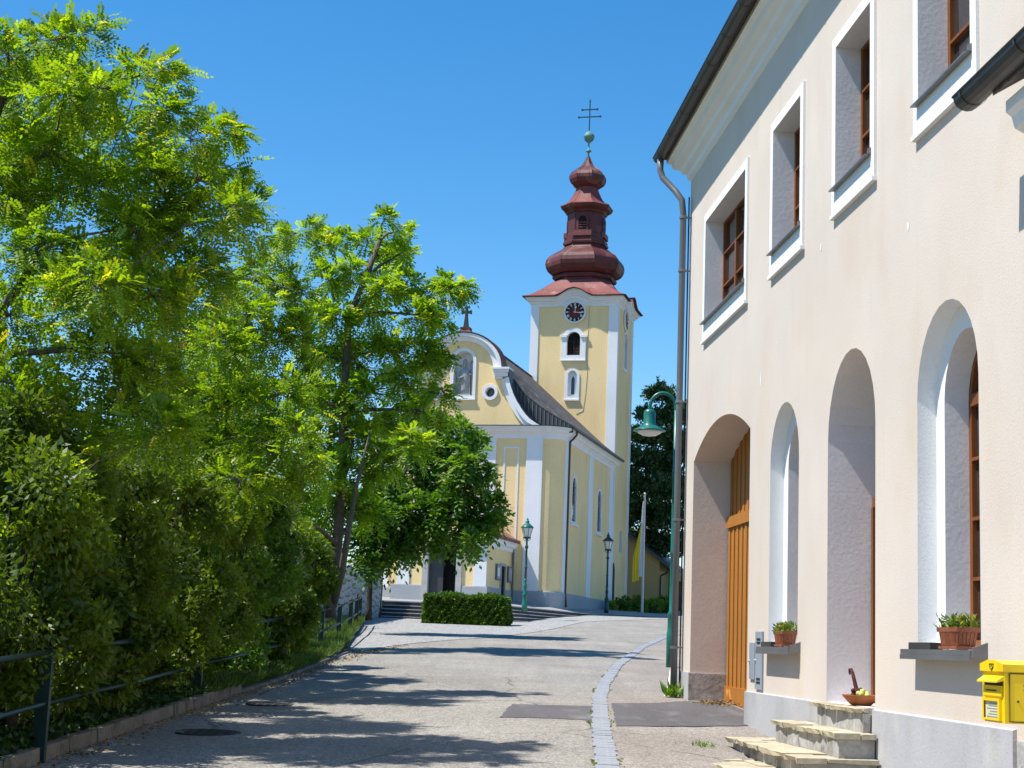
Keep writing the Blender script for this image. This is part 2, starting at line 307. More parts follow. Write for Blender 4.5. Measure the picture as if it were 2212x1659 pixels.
def arch(cx, half, bottom, spring, rise=None, n=14):      # outline of an arched opening, anticlockwise from bottom left
    rise = half if rise is None else rise
    pts = [(cx - half, bottom), (cx + half, bottom)]
    if abs(rise - half) < 1e-6 or rise > half * .9:
        for i in range(n + 1):
            t = math.pi * i / n; pts.append((cx + half * math.cos(t), spring + rise * math.sin(t)))
    else:
        r = (half * half + rise * rise) / (2 * rise); a = math.asin(half / r)
        for i in range(n + 1):
            t = a - 2 * a * i / n; pts.append((cx + r * math.sin(t), spring + rise - r + r * math.cos(t)))
    return pts
def rect(a, b, c, d): return [(a, c), (b, c), (b, d), (a, d)]

def leaf_object(name, quads, tint, mt, parent=None):      # quads (N,4,3)
    N = len(quads); me = bpy.data.meshes.new(name)
    me.vertices.add(N * 4); me.loops.add(N * 4); me.polygons.add(N)
    me.vertices.foreach_set('co', np.ascontiguousarray(quads, np.float32).ravel())
    me.loops.foreach_set('vertex_index', np.arange(N * 4, dtype=np.int32))
    me.polygons.foreach_set('loop_start', np.arange(0, N * 4, 4, dtype=np.int32))
    a = me.attributes.new('tint', 'FLOAT', 'FACE'); a.data.foreach_set('value', np.ascontiguousarray(tint, np.float32))
    me.update(); me.materials.append(mt)
    o = bpy.data.objects.new(name, me); col.objects.link(o)
    if parent: o.parent = parent
    return o
def unit(a): return a / np.maximum(np.linalg.norm(a, axis=-1, keepdims=True), 1e-9)
def simple_leaves(pos, direc, length, width, fold=.25):   # one bent diamond leaf at each point
    n = len(pos); d = unit(direc); r = unit(np.cross(d, unit(rng.normal(size=(n, 3)))))
    up = np.cross(r, d); L = (length * rng.uniform(.7, 1.25, n))[:, None]; W = (width * rng.uniform(.7, 1.25, n))[:, None]
    a = pos; b = pos + d * L * .45 + r * W / 2; c = pos + d * L - up * L * fold; e = pos + d * L * .45 - r * W / 2
    return np.stack([a, b, c, e], 1)
def compound_leaves(pos, direc, length, pairs, lw, ll, droop=.35):   # pinnate leaf: leaflets in pairs and one at the tip
    n = len(pos); d = unit(direc); up = unit(np.array([0, 0, 1.]) + rng.normal(size=(n, 3)) * .35)
    s = unit(np.cross(d, up)); up = np.cross(s, d); L = (length * rng.uniform(.7, 1.2, n))[:, None]
    out = []
    for i in range(pairs + 1):
        t = .22 + .78 * i / pairs
        base = pos + d * L * t - np.array([0, 0, 1.]) * (L * droop * t * t)
        k = 1 - .35 * abs(t - .6)
        for sg in ((-1, 1) if i < pairs else (0,)):
            dd = unit(s * sg + d * (.45 if sg else 1) - up * .25 + rng.normal(size=(n, 3)) * .12)
            w = unit(np.cross(dd, up)); l = ll * k
            out.append(np.stack([base, base + dd * l * .5 + w * lw * .5, base + dd * l, base + dd * l * .5 - w * lw * .5], 1))
    return np.stack(out, 1).reshape(-1, 4, 3)

def limb_tree(parent, base, trunk, blobs, r0, bark, taper=.55, seed=1):   # trunk and limbs reaching every clump
    rs = random.Random(seed); mb = MB(); nodes_ = []
    tr = [Vector(p) for p in trunk]; n = len(tr)
    rad = [r0 * (1 - taper * i / (n - 1)) for i in range(n)]
    mb.tube([tr[0] - Vector((0, 0, .3))] + tr, [rad[0] * 1.35] + rad, 10)
    for p, r in zip(tr, rad): nodes_.append((p, r))
    lb = MB()
    for b in sorted(blobs, key=lambda q: (Vector(q[0]) - tr[-1]).length + (Vector(q[0]) - tr[0]).length * .3):
        c = Vector(b[0]); best = None
        for p, r in nodes_:
            if p.z > c.z + .15: continue
            k = (c - p).length + .35 * max(0, (c.z - p.z) - (c - p).length * .8)
            if best is None or k < best[0]: best = (k, p, r)
        if best is None: best = (0, tr[1], rad[1])
        _, p, r = best; r = max(min(r * .62, (c - p).length * .03 + .012), .008)
        m1 = p.lerp(c, .35) + Vector((rs.uniform(-.1, .1), rs.uniform(-.1, .1), .12)) * (c - p).length * .6
        m2 = p.lerp(c, .7) + Vector((rs.uniform(-.1, .1), rs.uniform(-.1, .1), .08)) * (c - p).length * .6
        lb.tube([p, m1, m2, c], [r, r * .8, r * .6, r * .4], 6, False)
        nodes_ += [(m1, r * .8), (m2, r * .6), (c, r * .45)]
    t = mb.build('trunk', bark, parent, True); l = lb.build('limbs', bark, parent, True); l['kind'] = 'stuff'
    return t, l
def spray_crown(blobs, twigs, per, llen, up=.15):         # twigs in each clump, leaves set along them
    pos = []; dr = []; seg = []; shade = []
    for c, r in blobs:
        c = np.array(c)
        k = max(5, int(twigs * (r / .5) ** 1.6))
        d = unit(rng.normal(size=(k, 3)) * np.array([1, 1, .75]) + np.array([0, 0, up])); ln = r * rng.uniform(.55, 1.15, k)
        for j in range(k):
            m = max(3, int(per * ln[j] / r)); t = np.linspace(.25, 1, m) + rng.uniform(-.04, .04, m)
            side = unit(np.cross(d[j], rng.normal(size=3)))
            p = c + np.outer(t * ln[j], d[j]) + np.outer(-.14 * ln[j] * t * t, [0, 0, 1])
            sg = np.where(np.arange(m) % 2 == 0, 1, -1)[:, None]
            q = unit(d[j] * .55 + sg * side * .9 + np.array([0, 0, .05]) + rng.normal(size=(m, 3)) * .25)
            q[-1] = d[j]
            pos.append(p); dr.append(q); seg.append((c, c + d[j] * ln[j] * .95 - np.array([0, 0, .14 * ln[j]])))
    return np.concatenate(pos), np.concatenate(dr), seg
def twig_mesh(seg, r, bark, parent, every=1):
    mb = MB()
    for a, b in seg[::every]:
        mb.tube([a, (np.array(a) + np.array(b)) / 2 + np.array([0, 0, .02]), b], [r, r * .7, r * .35], 3, False)
    o = mb.build('twigs', bark, parent); o['kind'] = 'stuff'; return o
def tints(n, per, lo=.0, hi=.8, yel=.03):
    k = n // per + 1; t = rng.uniform(lo, hi, k); y = rng.random(k) < yel; t[y] = rng.uniform(.85, 1, y.sum())
    return np.clip(np.repeat(t, per)[:n] + rng.uniform(-.06, .06, n), 0, 1)

# ================================================================== the ground
def grid_sheet(name, xs, ys, zf, m, kind='structure'):
    mb = MB(); n = len(xs)
    mb.add([(x, y, zf(x, y)) for y in ys for x in xs], [(j * n + i, j * n + i + 1, (j + 1) * n + i + 1, (j + 1) * n + i) for j in range(len(ys) - 1) for i in range(n - 1)])
    o = mb.build(name, m); o['kind'] = kind; return o
def dip(x, y): return min(max((19.3 - y) * .018, 0), .07) * min(max((x - 1.4) / 1.0, 0), 1)   # pavement sinks a little beside the door steps
def strip_sheet(name, left, right, lift, m, step=1.2):    # sheet between two plan polylines given as x(y) tables
    ys = sorted(set(np.round(np.arange(left[0][0], left[-1][0] + .01, step), 3)))
    lx = np.interp(ys, [p[0] for p in left], [p[1] for p in left]); rx = np.interp(ys, [p[0] for p in right], [p[1] for p in right])
    mb = MB(); k = 5; vs = []
    for y, a, b in zip(ys, lx, rx):
        for i in range(k):
            x = a + (b - a) * i / (k - 1); vs.append((x, y, (zs(x, y) if lift < .009 else zroad(y) - dip(x, y)) + lift))
    n = len(ys); mb.add(vs, [(j * k + i, j * k + i + 1, (j + 1) * k + i + 1, (j + 1) * k + i) for j in range(n - 1) for i in range(k - 1)])
    o = mb.build(name, m); o['kind'] = 'structure'; return o
def zg(x, y):
    yy = min(max(y, -40), 120); return zroad(yy) - .20 - (.02 * (abs(x) - 30) if abs(x) > 30 else 0)
gx = [-900, -300, -120, -60, -30, -15, -8, -4, 0, 4, 8, 15, 30, 60, 120, 300, 900]
gy = [-200, -40, -20, 0, 10, 20, 30, 40, 50, 60, 70, 80, 90, 100, 120, 200, 400, 1500]
grid_sheet('ground', gx, gy, lambda x, y: zg(min(max(x, -60), 60), y), 'earth')

LEFT = [(-12, -4.0), (13, -3.9), (16.5, -3.82), (21.6, -3.63), (25.7, -3.42), (33, -3.36), (35.4, -3.3), (40, -2.68), (46.2, -.43), (56, 1.6), (65.8, 3.35), (76, 7.8), (80, 11), (90, 20)]
GUT = [(-12, .1), (5, .45), (14.5, .98), (18.5, 1.16), (23.2, 1.42), (26.4, 1.68), (32.6, 2.32), (42.6, 3.66), (52, 5.3), (62, 8.2), (70, 12), (80, 20), (90, 30)]
strip_sheet('road', LEFT, GUT, .004, 'asphalt')
# house frame: local x runs up the street along the wall, local y out over the pavement
dW = hdir(850); nW = np.array([-dW[1], dW[0], 0]); HD = 4.3; pW = -nW * HD
HROT = math.atan2(dW[1], dW[0])
def hw(s, y, z=0): p = pW + dW * s + nW * y; return np.array([p[0], p[1], z])
WALLX = [(-12, hw(-12, -.6)[0]), (24.2, hw(24.2, -.6)[0]), (24.6, hw(24.2, -.6)[0] + 6), (90, 60)]
strip_sheet('sidewalk', [(y, x + .09) for y, x in GUT], WALLX, .010, 'sidewalk')
# asphalt patch in front of the gate, on the pavement and out into the road
def patch(name, pts, lift):
    pts = [(a[0] + (b[0] - a[0]) * i / 9 + random.uniform(-.012, .012), a[1] + (b[1] - a[1]) * i / 9 + random.uniform(-.03, .03)) for a, b in zip(pts, pts[1:] + pts[:1]) for i in range(9)]
    mb = MB(); mb.sheet([(p[0], p[1]) for p in pts], [], lambda x, y: (x, y, zroad(y) + lift)); o = mb.build(name, 'asphalt_dark'); o['kind'] = 'structure'
patch('asphalt_patch', [(1.34, 18.72), (2.2, 19.0), (3.0, 19.45), (3.4, 19.5), (3.2, 23.4), (2.62, 23.2), (2.1, 22.55), (1.53, 22.3), (1.44, 20.5)], .016)
patch('asphalt_patch', [(0.0, 19.35), (.6, 19.5), (1.02, 19.45), (1.04, 18.9), (1.10, 18.9), (1.28, 21.7), (.7, 21.6), (.16, 21.5)], .009)
# far apron of cobbles between road and church steps
mb = MB()
APR = [(-4.2, 33.2), (-3.36, 33.2), (-3.3, 35.4), (-2.68, 40), (-.43, 46.2), (1.6, 56), (3.35, 65.8), (7.8, 76), (11, 80), (14, 92), (-8, 92), (-6, 60), (-4.4, 46)]
ys = np.arange(33.2, 92, 2.0)
def xspan(y):
    lx = np.interp(y, [33.2, 46, 60, 92], [-4.2, -4.4, -6, -10]); rx = np.interp(y, [p[0] for p in LEFT], [p[1] for p in LEFT]); return lx, rx
vs = []
for y in ys:
    a, b = xspan(y)
    for i in range(5): xx_ = a + (b - a) * i / 4 + (.05 if i == 4 else 0); vs.append((xx_, y, zs(xx_, y) + .014))
mb.add(vs, [(j * 5 + i, j * 5 + i + 1, (j + 1) * 5 + i + 1, (j + 1) * 5 + i) for j in range(len(ys) - 1) for i in range(4)])
mb.build('cobbled_apron', 'cobble')['kind'] = 'structure'

# gutter line of granite setts between road and pavement
strip = bpy.data.objects.new('gutter_strip', None); col.objects.link(strip); strip['kind'] = 'structure'; strip.empty_display_size = .2
gy_ = np.array([p[0] for p in GUT]); gx_ = np.array([p[1] for p in GUT])
setts = []
for k in range(6):
    m_ = MB(); w = .105 + random.uniform(-.008, .012); l = .088 + random.uniform(-.012, .012); j = lambda: random.uniform(-.009, .009)
    m_.hexa([(-w + j(), -l + j(), -.08), (w + j(), -l + j(), -.08), (w + j(), l + j(), -.08), (-w + j(), l + j(), -.08),
             (-w * .95 + j(), -l * .93 + j(), .02 + j() * .3), (w * .95 + j(), -l * .93 + j(), .02 + j() * .3), (w * .95 + j(), l * .93 + j(), .02 + j() * .3), (-w * .95 + j(), l * .93 + j(), .02 + j() * .3)])
    setts.append(m_)
y = 12.6; protos = [m_.build('sett', 'sett', strip) for m_ in setts]; used = [False] * 6
while y < 53:
    x = float(np.interp(y, gy_, gx_)); sl_ = float(np.interp(y + .3, gy_, gx_) - x) / .3
    k = random.randrange(6); loc = (x + random.uniform(-.008, .008), y, zroad(y) + .003); rot = (math.atan(.04), 0, -math.atan(sl_) + random.uniform(-.04, .04))
    if used[k]: share(protos[k], loc, rot, parent=strip)
    else: protos[k].location = loc; protos[k].rotation_euler = rot; used[k] = True
    y += .188 / math.sqrt(1 + sl_ * sl_)

# left edge of the road: kerb stones, bank
kerb = bpy.data.objects.new('kerb', None); col.objects.link(kerb); kerb['kind'] = 'structure'
def kx(y): return float(np.interp(y, [p[0] for p in LEFT], [p[1] for p in LEFT]))
y = 10.2
while y < 36:
    l = random.uniform(.85, 1.05) if y < 22 else random.uniform(.6, .9)
    low = y > 21.7
    x0, x1 = kx(y), kx(y + l - .015); h = .135 if not low else .055
    z0, z1 = zs(x0, y), zs(x1, y + l); j = random.uniform(-.012, .012)
    MB().hexa([(x0 - .13, y, z0 - .1), (x0 + j, y, z0 - .1), (x1 + j, y + l - .015, z1 - .1), (x1 - .13, y + l - .015, z1 - .1),
               (x0 - .13, y, z0 + h), (x0 - .015 + j, y, z0 + h), (x1 - .015 + j, y + l - .015, z1 + h + j * .6), (x1 - .13, y + l - .015, z1 + h + j * .6)]).build('kerb_stone', 'kerb', kerb)
    y += l
ys = np.arange(6, 66, 1.5); off = [-.1, -.5, -1.5, -3, -6]; rise = [.10, .13, .25, .35, .3]
mb = MB(); vs = [(kx(y) + (o if y < 40 else o - (y - 40) * .09) + (random.uniform(-.06, .06) if i else 0), y, zs(-4, y) + r + random.uniform(-.03, .03)) for y in ys for i, (o, r) in enumerate(zip(off, rise))]
# beyond the railing's end the bank edge follows the foot of the stone wall
for q in range(len(vs)):
    if vs[q][1] > 36: i = q % 5; vs[q] = (np.interp(vs[q][1], [36, 46, 60, 66], [-3.4, -4.0, -5.0, -5.6]) + off[i], vs[q][1], vs[q][2])
mb.add(vs, [(j * 5 + i, j * 5 + i + 1, (j + 1) * 5 + i + 1, (j + 1) * 5 + i) for j in range(len(ys) - 1) for i in range(4)])
mb.build('verge_bank', 'earth')['kind'] = 'structure'

# manhole covers
for (x, y, r, lab) in [(-3.0, 16.9, .34, 'round iron manhole cover in the shaded road nearest the camera'), (-2.93, 20.75, .31, 'farther round iron manhole cover beside the end of the kerb stones')]:
    e = empty('manhole_cover', lab, 'manhole cover', (x, y, zs(x, y) + .008), group='manhole covers in the road')
    e.rotation_euler = (math.atan(.038), 0, 0)
    MB().lathe([(r, -.02), (r, .004), (r - .03, .006), (r - .035, .002), (.001, .002)], n=28).build('cover', 'iron_cover', e)
    m_ = MB()
    for a in range(-2, 3):
        for b in range(-2, 3):
            if a * a + b * b < 7: m_.box(a * .1 - .03, a * .1 + .03, b * .1 - .03, b * .1 + .03, .001, .007)
    m_.build('tread_studs', 'iron_cover', e)['kind'] = 'stuff'

# ================================================================== church square and steps
def edge_y(x): return 66 if x <= 0 else 66 + 12 / 4.7 * x
def zplaza(x, y):
    pl = 3.17 + .037 * (y - 66) - .06 * max(x, 0)
    if x <= -3: return pl
    d = y - edge_y(x); ez = 3.17 if x <= 0 else max(3.17 - .01 * x / 4.7, 0)
    ez = max(ez, zroad(y) + .02) if x > 4.0 else ez
    t = min(max(d / 5, 0), 1); t = t * t * (3 - 2 * t)
    return ez + (pl - ez) * t if x > 0 else pl
mb = MB(); vs = []; cols = list(np.arange(-7.5, 0, 1.5)) + list(np.arange(0, 4.8, .47)); rows = 14
for x in cols:
    y0 = edge_y(x)
    for j in range(rows):
        y = y0 + (100 - y0) * (j / (rows - 1)) ** 1.4; vs.append((x, y, zplaza(x, y) + .02))
mb.add(vs, [(i * rows + j, (i + 1) * rows + j, (i + 1) * rows + j + 1, i * rows + j + 1) for i in range(len(cols) - 1) for j in range(rows - 1)])
# the square runs on past the end of the steps and meets the road level there
xs2 = [4.7, 6.5, 9, 13, 18]; ys2 = list(np.linspace(78, 100, rows)); vs = []
for x in xs2:
    for y in [edge_y(4.7) + (100 - edge_y(4.7)) * (j / (rows - 1)) ** 1.4 for j in range(rows)]:
        w = min((x - 4.7) / 4, 1); vs.append((x, y, (zplaza(4.7, y) * (1 - w) + (zroad(y) + .03) * w) + .02 * (1 - w)))
mb.add(vs, [(i * rows + j, (i + 1) * rows + j, (i + 1) * rows + j + 1, i * rows + j + 1) for i in range(len(xs2) - 1) for j in range(rows - 1)])
mb.build('church_square', 'cobble')['kind'] = 'structure'

st = empty('church_steps', 'wide flight of low dark stone steps curving up to the church square', 'steps', (0, 66, 2.4))
def off_path(d):                                          # step edges, d metres in front of the top edge
    n = Vector((12, -4.7)).normalized(); k = d * (1 - n.y * -1) / n.x if False else 0
    p0 = (-4.9, 66 - d); c = Vector((4.7, 12)).normalized()
    q = Vector((0, 66)) + n * d; tt = (66 - d - q.y) / c.y; corner = q + c * tt; end = Vector((4.9, 78.5)) + n * d
    return [p0, (corner.x, corner.y), (end.x, end.y)]
for k in range(6):
    z1 = 3.17 - .155 * k; a = off_path(.36 * k); b = off_path(.36 * k - .55)
    o = (0, 66, 2.4)
    for seg_ in (0, 1):
        A = [a[seg_], a[seg_ + 1], b[seg_ + 1], b[seg_]]
        f_ = lambda p, z: (p[0] - o[0], p[1] - o[1], z - o[2])
        if k: MB().hexa([f_(p, z1 - .035) for p in A] + [f_(p, z1) for p in A]).build('tread', 'step_stone', st)
        else: MB().hexa([f_(p, z1 - .02) for p in A] + [f_(p, z1 + .012) for p in A]).build('tread', 'step_stone', st)
        a2 = off_path(.36 * k - .03)
        B = [a2[seg_], a2[seg_ + 1], b[seg_ + 1], b[seg_]]
        MB().hexa([f_(p, z1 - .36) for p in B] + [f_(p, z1 - .036) for p in B]).build('riser', 'riser_dark', st)

# ================================================================== the cream house
house = empty('cream_house', 'two storey cream plastered house with white framed windows and deep arched niches', 'house', (pW[0], pW[1], 0), HROT)
S0, S1 = 10.92, 23.95; ZTOP = 9.25; PL = 1.165
UPW = [(19.70, 22.64, 3), (16.84, 18.41, 2), (14.17, 15.64, 2), (11.50, 13.02, 2)]
front = lambda y: (lambda s, z: (s, y, z))
gate_o = arch(21.35, 1.9, -.1, 4.37, .40, 16); a2_o = arch(17.68, .67, 1.69, 3.76); a3_o = arch(15.02, .81, 1.16, 3.75); a4_o = arch(12.31, .715, 1.69, 3.75)
holes = [gate_o[:1] + gate_o[1:], a2_o, a3_o, a4_o]
win_o = [rect(a + .13, b - .13, 6.30, 7.83) for a, b, n in UPW]
outer = [(S0, -.3), (19.45, -.3), (19.45, 4.37)] + gate_o[3:-1][::-1] + [(23.25, 4.37), (23.25, -.3), (S1, -.3), (S1, ZTOP), (8.4, ZTOP), (8.4, 5.3), (S0, 5.3)]
mb = MB(); mb.sheet(outer, [a2_o, a3_o, a4_o] + win_o, front(0))
mb.add([(S1, 0, -.3), (S1, -8, -.3), (S1, -8, ZTOP), (S1, 0, ZTOP)], [(0, 1, 2, 3)])
mb.add([(S1, -8, -.3), (S0, -8, -.3), (S0, -8, ZTOP), (S1, -8, ZTOP)], [(0, 1, 2, 3)])
mb.add([(S0, -8, -.3), (S0, -.02, -.3), (S0, -.02, ZTOP), (S0, -8, ZTOP)], [(0, 1, 2, 3)])
mb.build('wall', 'cream', house)
def reveal(loop, y0, y1, m, name='reveal', parent=house, skip_bottom=False):
    a = [(p[0], y0, p[1]) for p in loop]; b = [(p[0], y1, p[1]) for p in loop]; mb = MB()
    if skip_bottom: mb.strip(a[1:] + a[:1], b[1:] + b[:1], False)
    else: mb.strip(a, b)
    return mb.build(name, m, parent)
# --- gate passage
reveal(gate_o, 0, -.62, 'reveal_cream', skip_bottom=True)
for s_, e_ in ((23.25, 23.95), ):
    MB().box(23.252, 23.975, -.0, .022, -.1, 1.30).build('plinth', 'plinth', house)
MB().box(23.225, 23.25, -.60, .022, -.1, 1.29).build('plinth', 'riser', house)
gate = MB().add([(19.4, -.66, 0), (23.3, -.66, 0), (23.3, -.66, 4.9), (19.4, -.66, 4.9)], [(0, 1, 2, 3)]).build('gate', 'dark', house)
pl_l = MB().box(-.062, .062, -.02, .02, 0, 2.3).build('plank', 'wood_gate', gate)
pl_l.location = (19.53, -.545, 1.12)
pl_u = MB().box(-.062, .062, -.02, .02, 0, 1.0).build('plank', 'wood_gate', gate)
k = 0; s_ = 19.53
while s_ < 23.24:
    if k: share(pl_l, (s_, -.545 - (k % 2) * .012, 1.12), parent=gate)
    x_ = abs(s_ - 21.35); rr = (1.9 ** 2 + .4 ** 2) / .8; top = 4.37 + .4 - rr + math.sqrt(rr * rr - x_ * x_)
    if k: share(pl_u, (s_, -.565 - (k % 2) * .012, 3.56), scale=(1, 1, top - 3.56 + .02), parent=gate)
    else: pl_u.location = (s_, -.565, 3.56); pl_u.scale = (1, 1, top - 3.56 + .02)
    s_ += .139; k += 1
MB().box(19.46, 23.24, -.60, -.50, 3.40, 3.56).build('rail', 'wood_gate', gate)
for a, b in ((19.46, 21.34), (21.36, 23.24)):
    MB().box(a, b, -.59, -.505, .78, 1.12).build('kick_board', 'wood_gate', gate)
    c_ = (a + b) / 2
    for d_ in (-.55, .55, .72 if a > 20 else -.72):
        MB().hexa([(c_ + d_ - .14, -.505, .95), (c_ + d_, -.505, .80), (c_ + d_ + .14, -.505, .95), (c_ + d_, -.505, 1.10),
                   (c_ + d_ - .11, -.485, .95), (c_ + d_, -.485, .83), (c_ + d_ + .11, -.485, .95), (c_ + d_, -.485, 1.07)]).build('diamond', 'wood_gate', gate)
# --- stepped arched niches with windows
def casement(parent, loop, y, cx, half, bottom, top, cols_, rows_, spring=None):
    fr = MB(); fw = .065
    inner = [(cx + (p[0] - cx) * (1 - fw / half), bottom + fw + (p[1] - bottom) * (1 - 1.6 * fw / (top - bottom))) for p in loop]
    fr.sheet(loop, [inner], front(y)); fr.strip([(p[0], y, p[1]) for p in inner], [(p[0], y - .05, p[1]) for p in inner])
    w = fr.build('window', 'wood', parent)
    W = 2 * (half - fw); x0 = cx - half + fw; zt_ = spring or (top - fw * .6)
    if spring:
        up_ = [(x0, spring), (x0 + W, spring)] + [p for p in inner if p[1] > spring + .02]; MB().sheet(up_, [], front(y - .04)).build('pane', 'glass', w)
    for ci in range(cols_):
        for ri in range(rows_):                           # each pane sits a hair out of true
            xa, xb = x0 + W * ci / cols_, x0 + W * (ci + 1) / cols_; za, zb_ = bottom + fw * .6 + (zt_ - bottom - fw * .6) * ri / rows_, bottom + fw * .6 + (zt_ - bottom - fw * .6) * (ri + 1) / rows_
            q1, q2 = random.uniform(-.004, .004), random.uniform(-.004, .004)
            MB().add([(xa, y - .04 + q1, za), (xb, y - .04 - q1, za), (xb, y - .04 + q2, zb_), (xa, y - .04 - q2, zb_)], [(0, 1, 2), (0, 2, 3)]).build('pane', 'glass', w)
    for i in range(1, cols_):
        x = x0 + W * i / cols_; MB().box(x - .045, x + .045, y - .05, y + .012, bottom + fw, (spring or top) - (.0 if spring else fw)).build('stile', 'wood', w)
    if spring: MB().box(x0, x0 + W, y - .05, y + .016, spring - .05, spring + .05).build('transom', 'wood', w)
    H = (spring or top) - bottom - fw
    for i in range(1, rows_):
        z = bottom + fw + H * i / rows_
        MB().box(x0, x0 + W, y - .048, y + .006, z - .014, z + .014).build('glazing_bar', 'wood', w)
    return w
for (cx, half, spring, b) in ((17.68, .67, 3.76, 1.69), (12.31, .715, 3.75, 1.69)):
    o1 = arch(cx, half, b, spring); o2 = arch(cx, half - .20, b + .02, spring - .02)
    reveal(o1, 0, -.165, 'white', 'niche')
    MB().sheet(o1, [o2], front(-.165)).build('niche_band', 'white', house)
    reveal(o2, -.165, -.37, 'reveal')
    casement(house, o2, -.37, cx, half - .2, b + .02, spring - .02 + half - .2, 2, 4, spring - .02)
    sill = MB().box(cx - half - .12, cx + half + .06, -.02, .13, b - .045, b - .005).build('sill', 'zinc', house)
    MB().box(cx - half - .12, cx + half + .06, .115, .135, b - .085, b - .046).build('drip_edge', 'zinc', sill)
    MB().hexa([(cx - half - .14, -.02, b - .06), (cx - half - .12, -.02, b - .06), (cx - half - .12, .12, b - .06), (cx - half - .14, .12, b - .06),
               (cx - half - .14, -.02, b + .06), (cx - half - .12, -.02, b + .06), (cx - half - .12, .11, b + .012), (cx - half - .14, .11, b + .012)]).build('upstand', 'zinc', sill)
    MB().box(cx + .12, cx + half - .06, -.05, .10, b - .004, b + .05).build('tray', 'zinc_dark', sill)
# --- door niche
reveal(a3_o, 0, -.50, 'reveal')
dr = MB().sheet(arch(15.02, .81, 1.16, 3.75), [], front(-.50)).build('door', 'wood', house)
MB().box(14.30, 15.0, -.50, -.47, 1.30, 2.35).build('door_panel', 'wood', dr); MB().box(15.04, 15.74, -.50, -.47, 1.30, 2.35).build('door_panel', 'wood', dr)
MB().box(14.22, 15.82, -.50, -.455, 3.1, 3.2).build('transom', 'wood', dr)
MB().box(14.23, 14.29, -.50, -.44, 1.16, 3.1).build('door_frame', 'wood', dr); MB().box(15.75, 15.81, -.50, -.44, 1.16, 3.1).build('door_frame', 'wood', dr)
MB().box(14.21, 15.83, -.50, 0, 1.10, 1.158).build('threshold', 'flag', dr)
# --- upper windows
for (a, b, n) in UPW:
    oo = rect(a, b, 6.06, 7.95); ii = rect(a + .13, b - .13, 6.30, 7.83); y1 = .03
    w = casement(house, rect(a + .13, b - .13, 6.30, 7.83), -.235, (a + b) / 2, (b - a) / 2 - .13, 6.30, 7.83, n, 3)
    sr = MB(); sr.sheet(oo, [ii], front(y1)); sr.strip([(p[0], 0, p[1]) for p in oo], [(p[0], y1, p[1]) for p in oo]); sr.build('surround', 'white', w)
    reveal(ii, y1, -.235, 'reveal', 'reveal', w)
    MB().hexa([(a + .10, -.22, 6.32), (b - .10, -.22, 6.32), (b - .10, .09, 6.286), (a + .10, .09, 6.286), (a + .10, -.22, 6.345), (b - .10, -.22, 6.345), (b - .10, .09, 6.298), (a + .10, .09, 6.298)]).build('sill', 'zinc', w)
    MB().box(a - .005, b + .005, .0, .05, 6.015, 6.058).build('sill_moulding', 'church_white', w)
    MB().hexa([(a + .085, -.1, 6.3), (a + .10, -.1, 6.3), (a + .10, .068, 6.3), (a + .085, .068, 6.3), (a + .085, -.1, 6.42), (a + .10, -.1, 6.42), (a + .10, .06, 6.35), (a + .085, .06, 6.35)]).build('upstand', 'zinc', w)
# --- plinth, cornice, roof, gutter
for a, b in ((10.93, 14.205), (15.835, 19.45)):
    MB().hexa([(a, -.02, -.2), (b, -.02, -.2), (b, .045, -.2), (a, .045, -.2), (a, -.02, PL), (b, -.02, PL), (b, .030, PL - .02), (a, .030, PL - .02)]).build('plinth', 'plinth', house)
prof = [(0, 8.86), (.05, 8.90), (.06, 8.98), (.13, 9.02), (.16, 9.08), (.25, 9.12), (.27, 9.20), (.34, 9.23), (.34, 9.30)]
mb = MB(); sweep(mb, [(S1, -1.0), (S1, 0), (8.4, 0)], prof); mb.build('cornice', 'white', house)
MB().hexa([(8.4, -.2, 9.301), (S1 + .36, -.2, 9.301), (S1 + .36, .42, 9.301), (8.4, .42, 9.301), (8.4, -.2, 9.34), (S1 + .36, -.2, 9.34), (S1 + .36, .42, 9.33), (8.4, .42, 9.33)]).build('soffit', 'shutter', house)
mb = MB(); mb.hexa([(8.4, .46, 9.345), (S1 + .38, .46, 9.345), (S1 + .38, -4, 12.4), (8.4, -4, 12.4), (8.4, .46, 9.40), (S1 + .38, .46, 9.40), (S1 + .38, -4, 12.5), (8.4, -4, 12.5)])
mb.hexa([(8.4, -4, 12.4), (S1 + .38, -4, 12.4), (S1 + .38, -8.4, 9.3), (8.4, -8.4, 9.3), (8.4, -4, 12.5), (S1 + .38, -4, 12.5), (S1 + .38, -8.4, 9.4), (8.4, -8.4, 9.4)])
mb.add([(S1, 0, ZTOP), (S1, -8, ZTOP), (S1, -4, 12.4)], [(0, 1, 2)]); mb.build('roof', 'rooftile', house)
def half_gutter(s0, s1, y, z, r, parent):
    mb = MB(); n = 9
    ring = lambda s, rr: [(s, y + rr * math.cos(math.pi * (1 + j / (n - 1))), z + rr * math.sin(math.pi * (1 + j / (n - 1)))) for j in range(n)]
    mb.loft([ring(s0, r), ring(s1, r)], False); mb.loft([ring(s1, r - .006), ring(s0, r - .006)], False)
    for s in (s0, s1): mb.add(ring(s, r), [tuple(range(n))])
    g = mb.build('gutter', 'zinc_dark', parent, False)
    m2 = MB(); m2.tube([(s0, y + r, z), (s1, y + r, z)], .012, 6); m2.build('gutter_bead', 'zinc_dark', g)
    s = s0 + .55
    while s < s1:
        m3 = MB(); m3.loft([ring(s, r + .008), ring(s + .03, r + .008)], False); m3.build('gutter_strap', 'zinc_dark', g); s += 1.0
    return g
half_gutter(8.4, S1 + .42, .46, 9.34, .085, house)
dp = MB(); px = S1 - .10
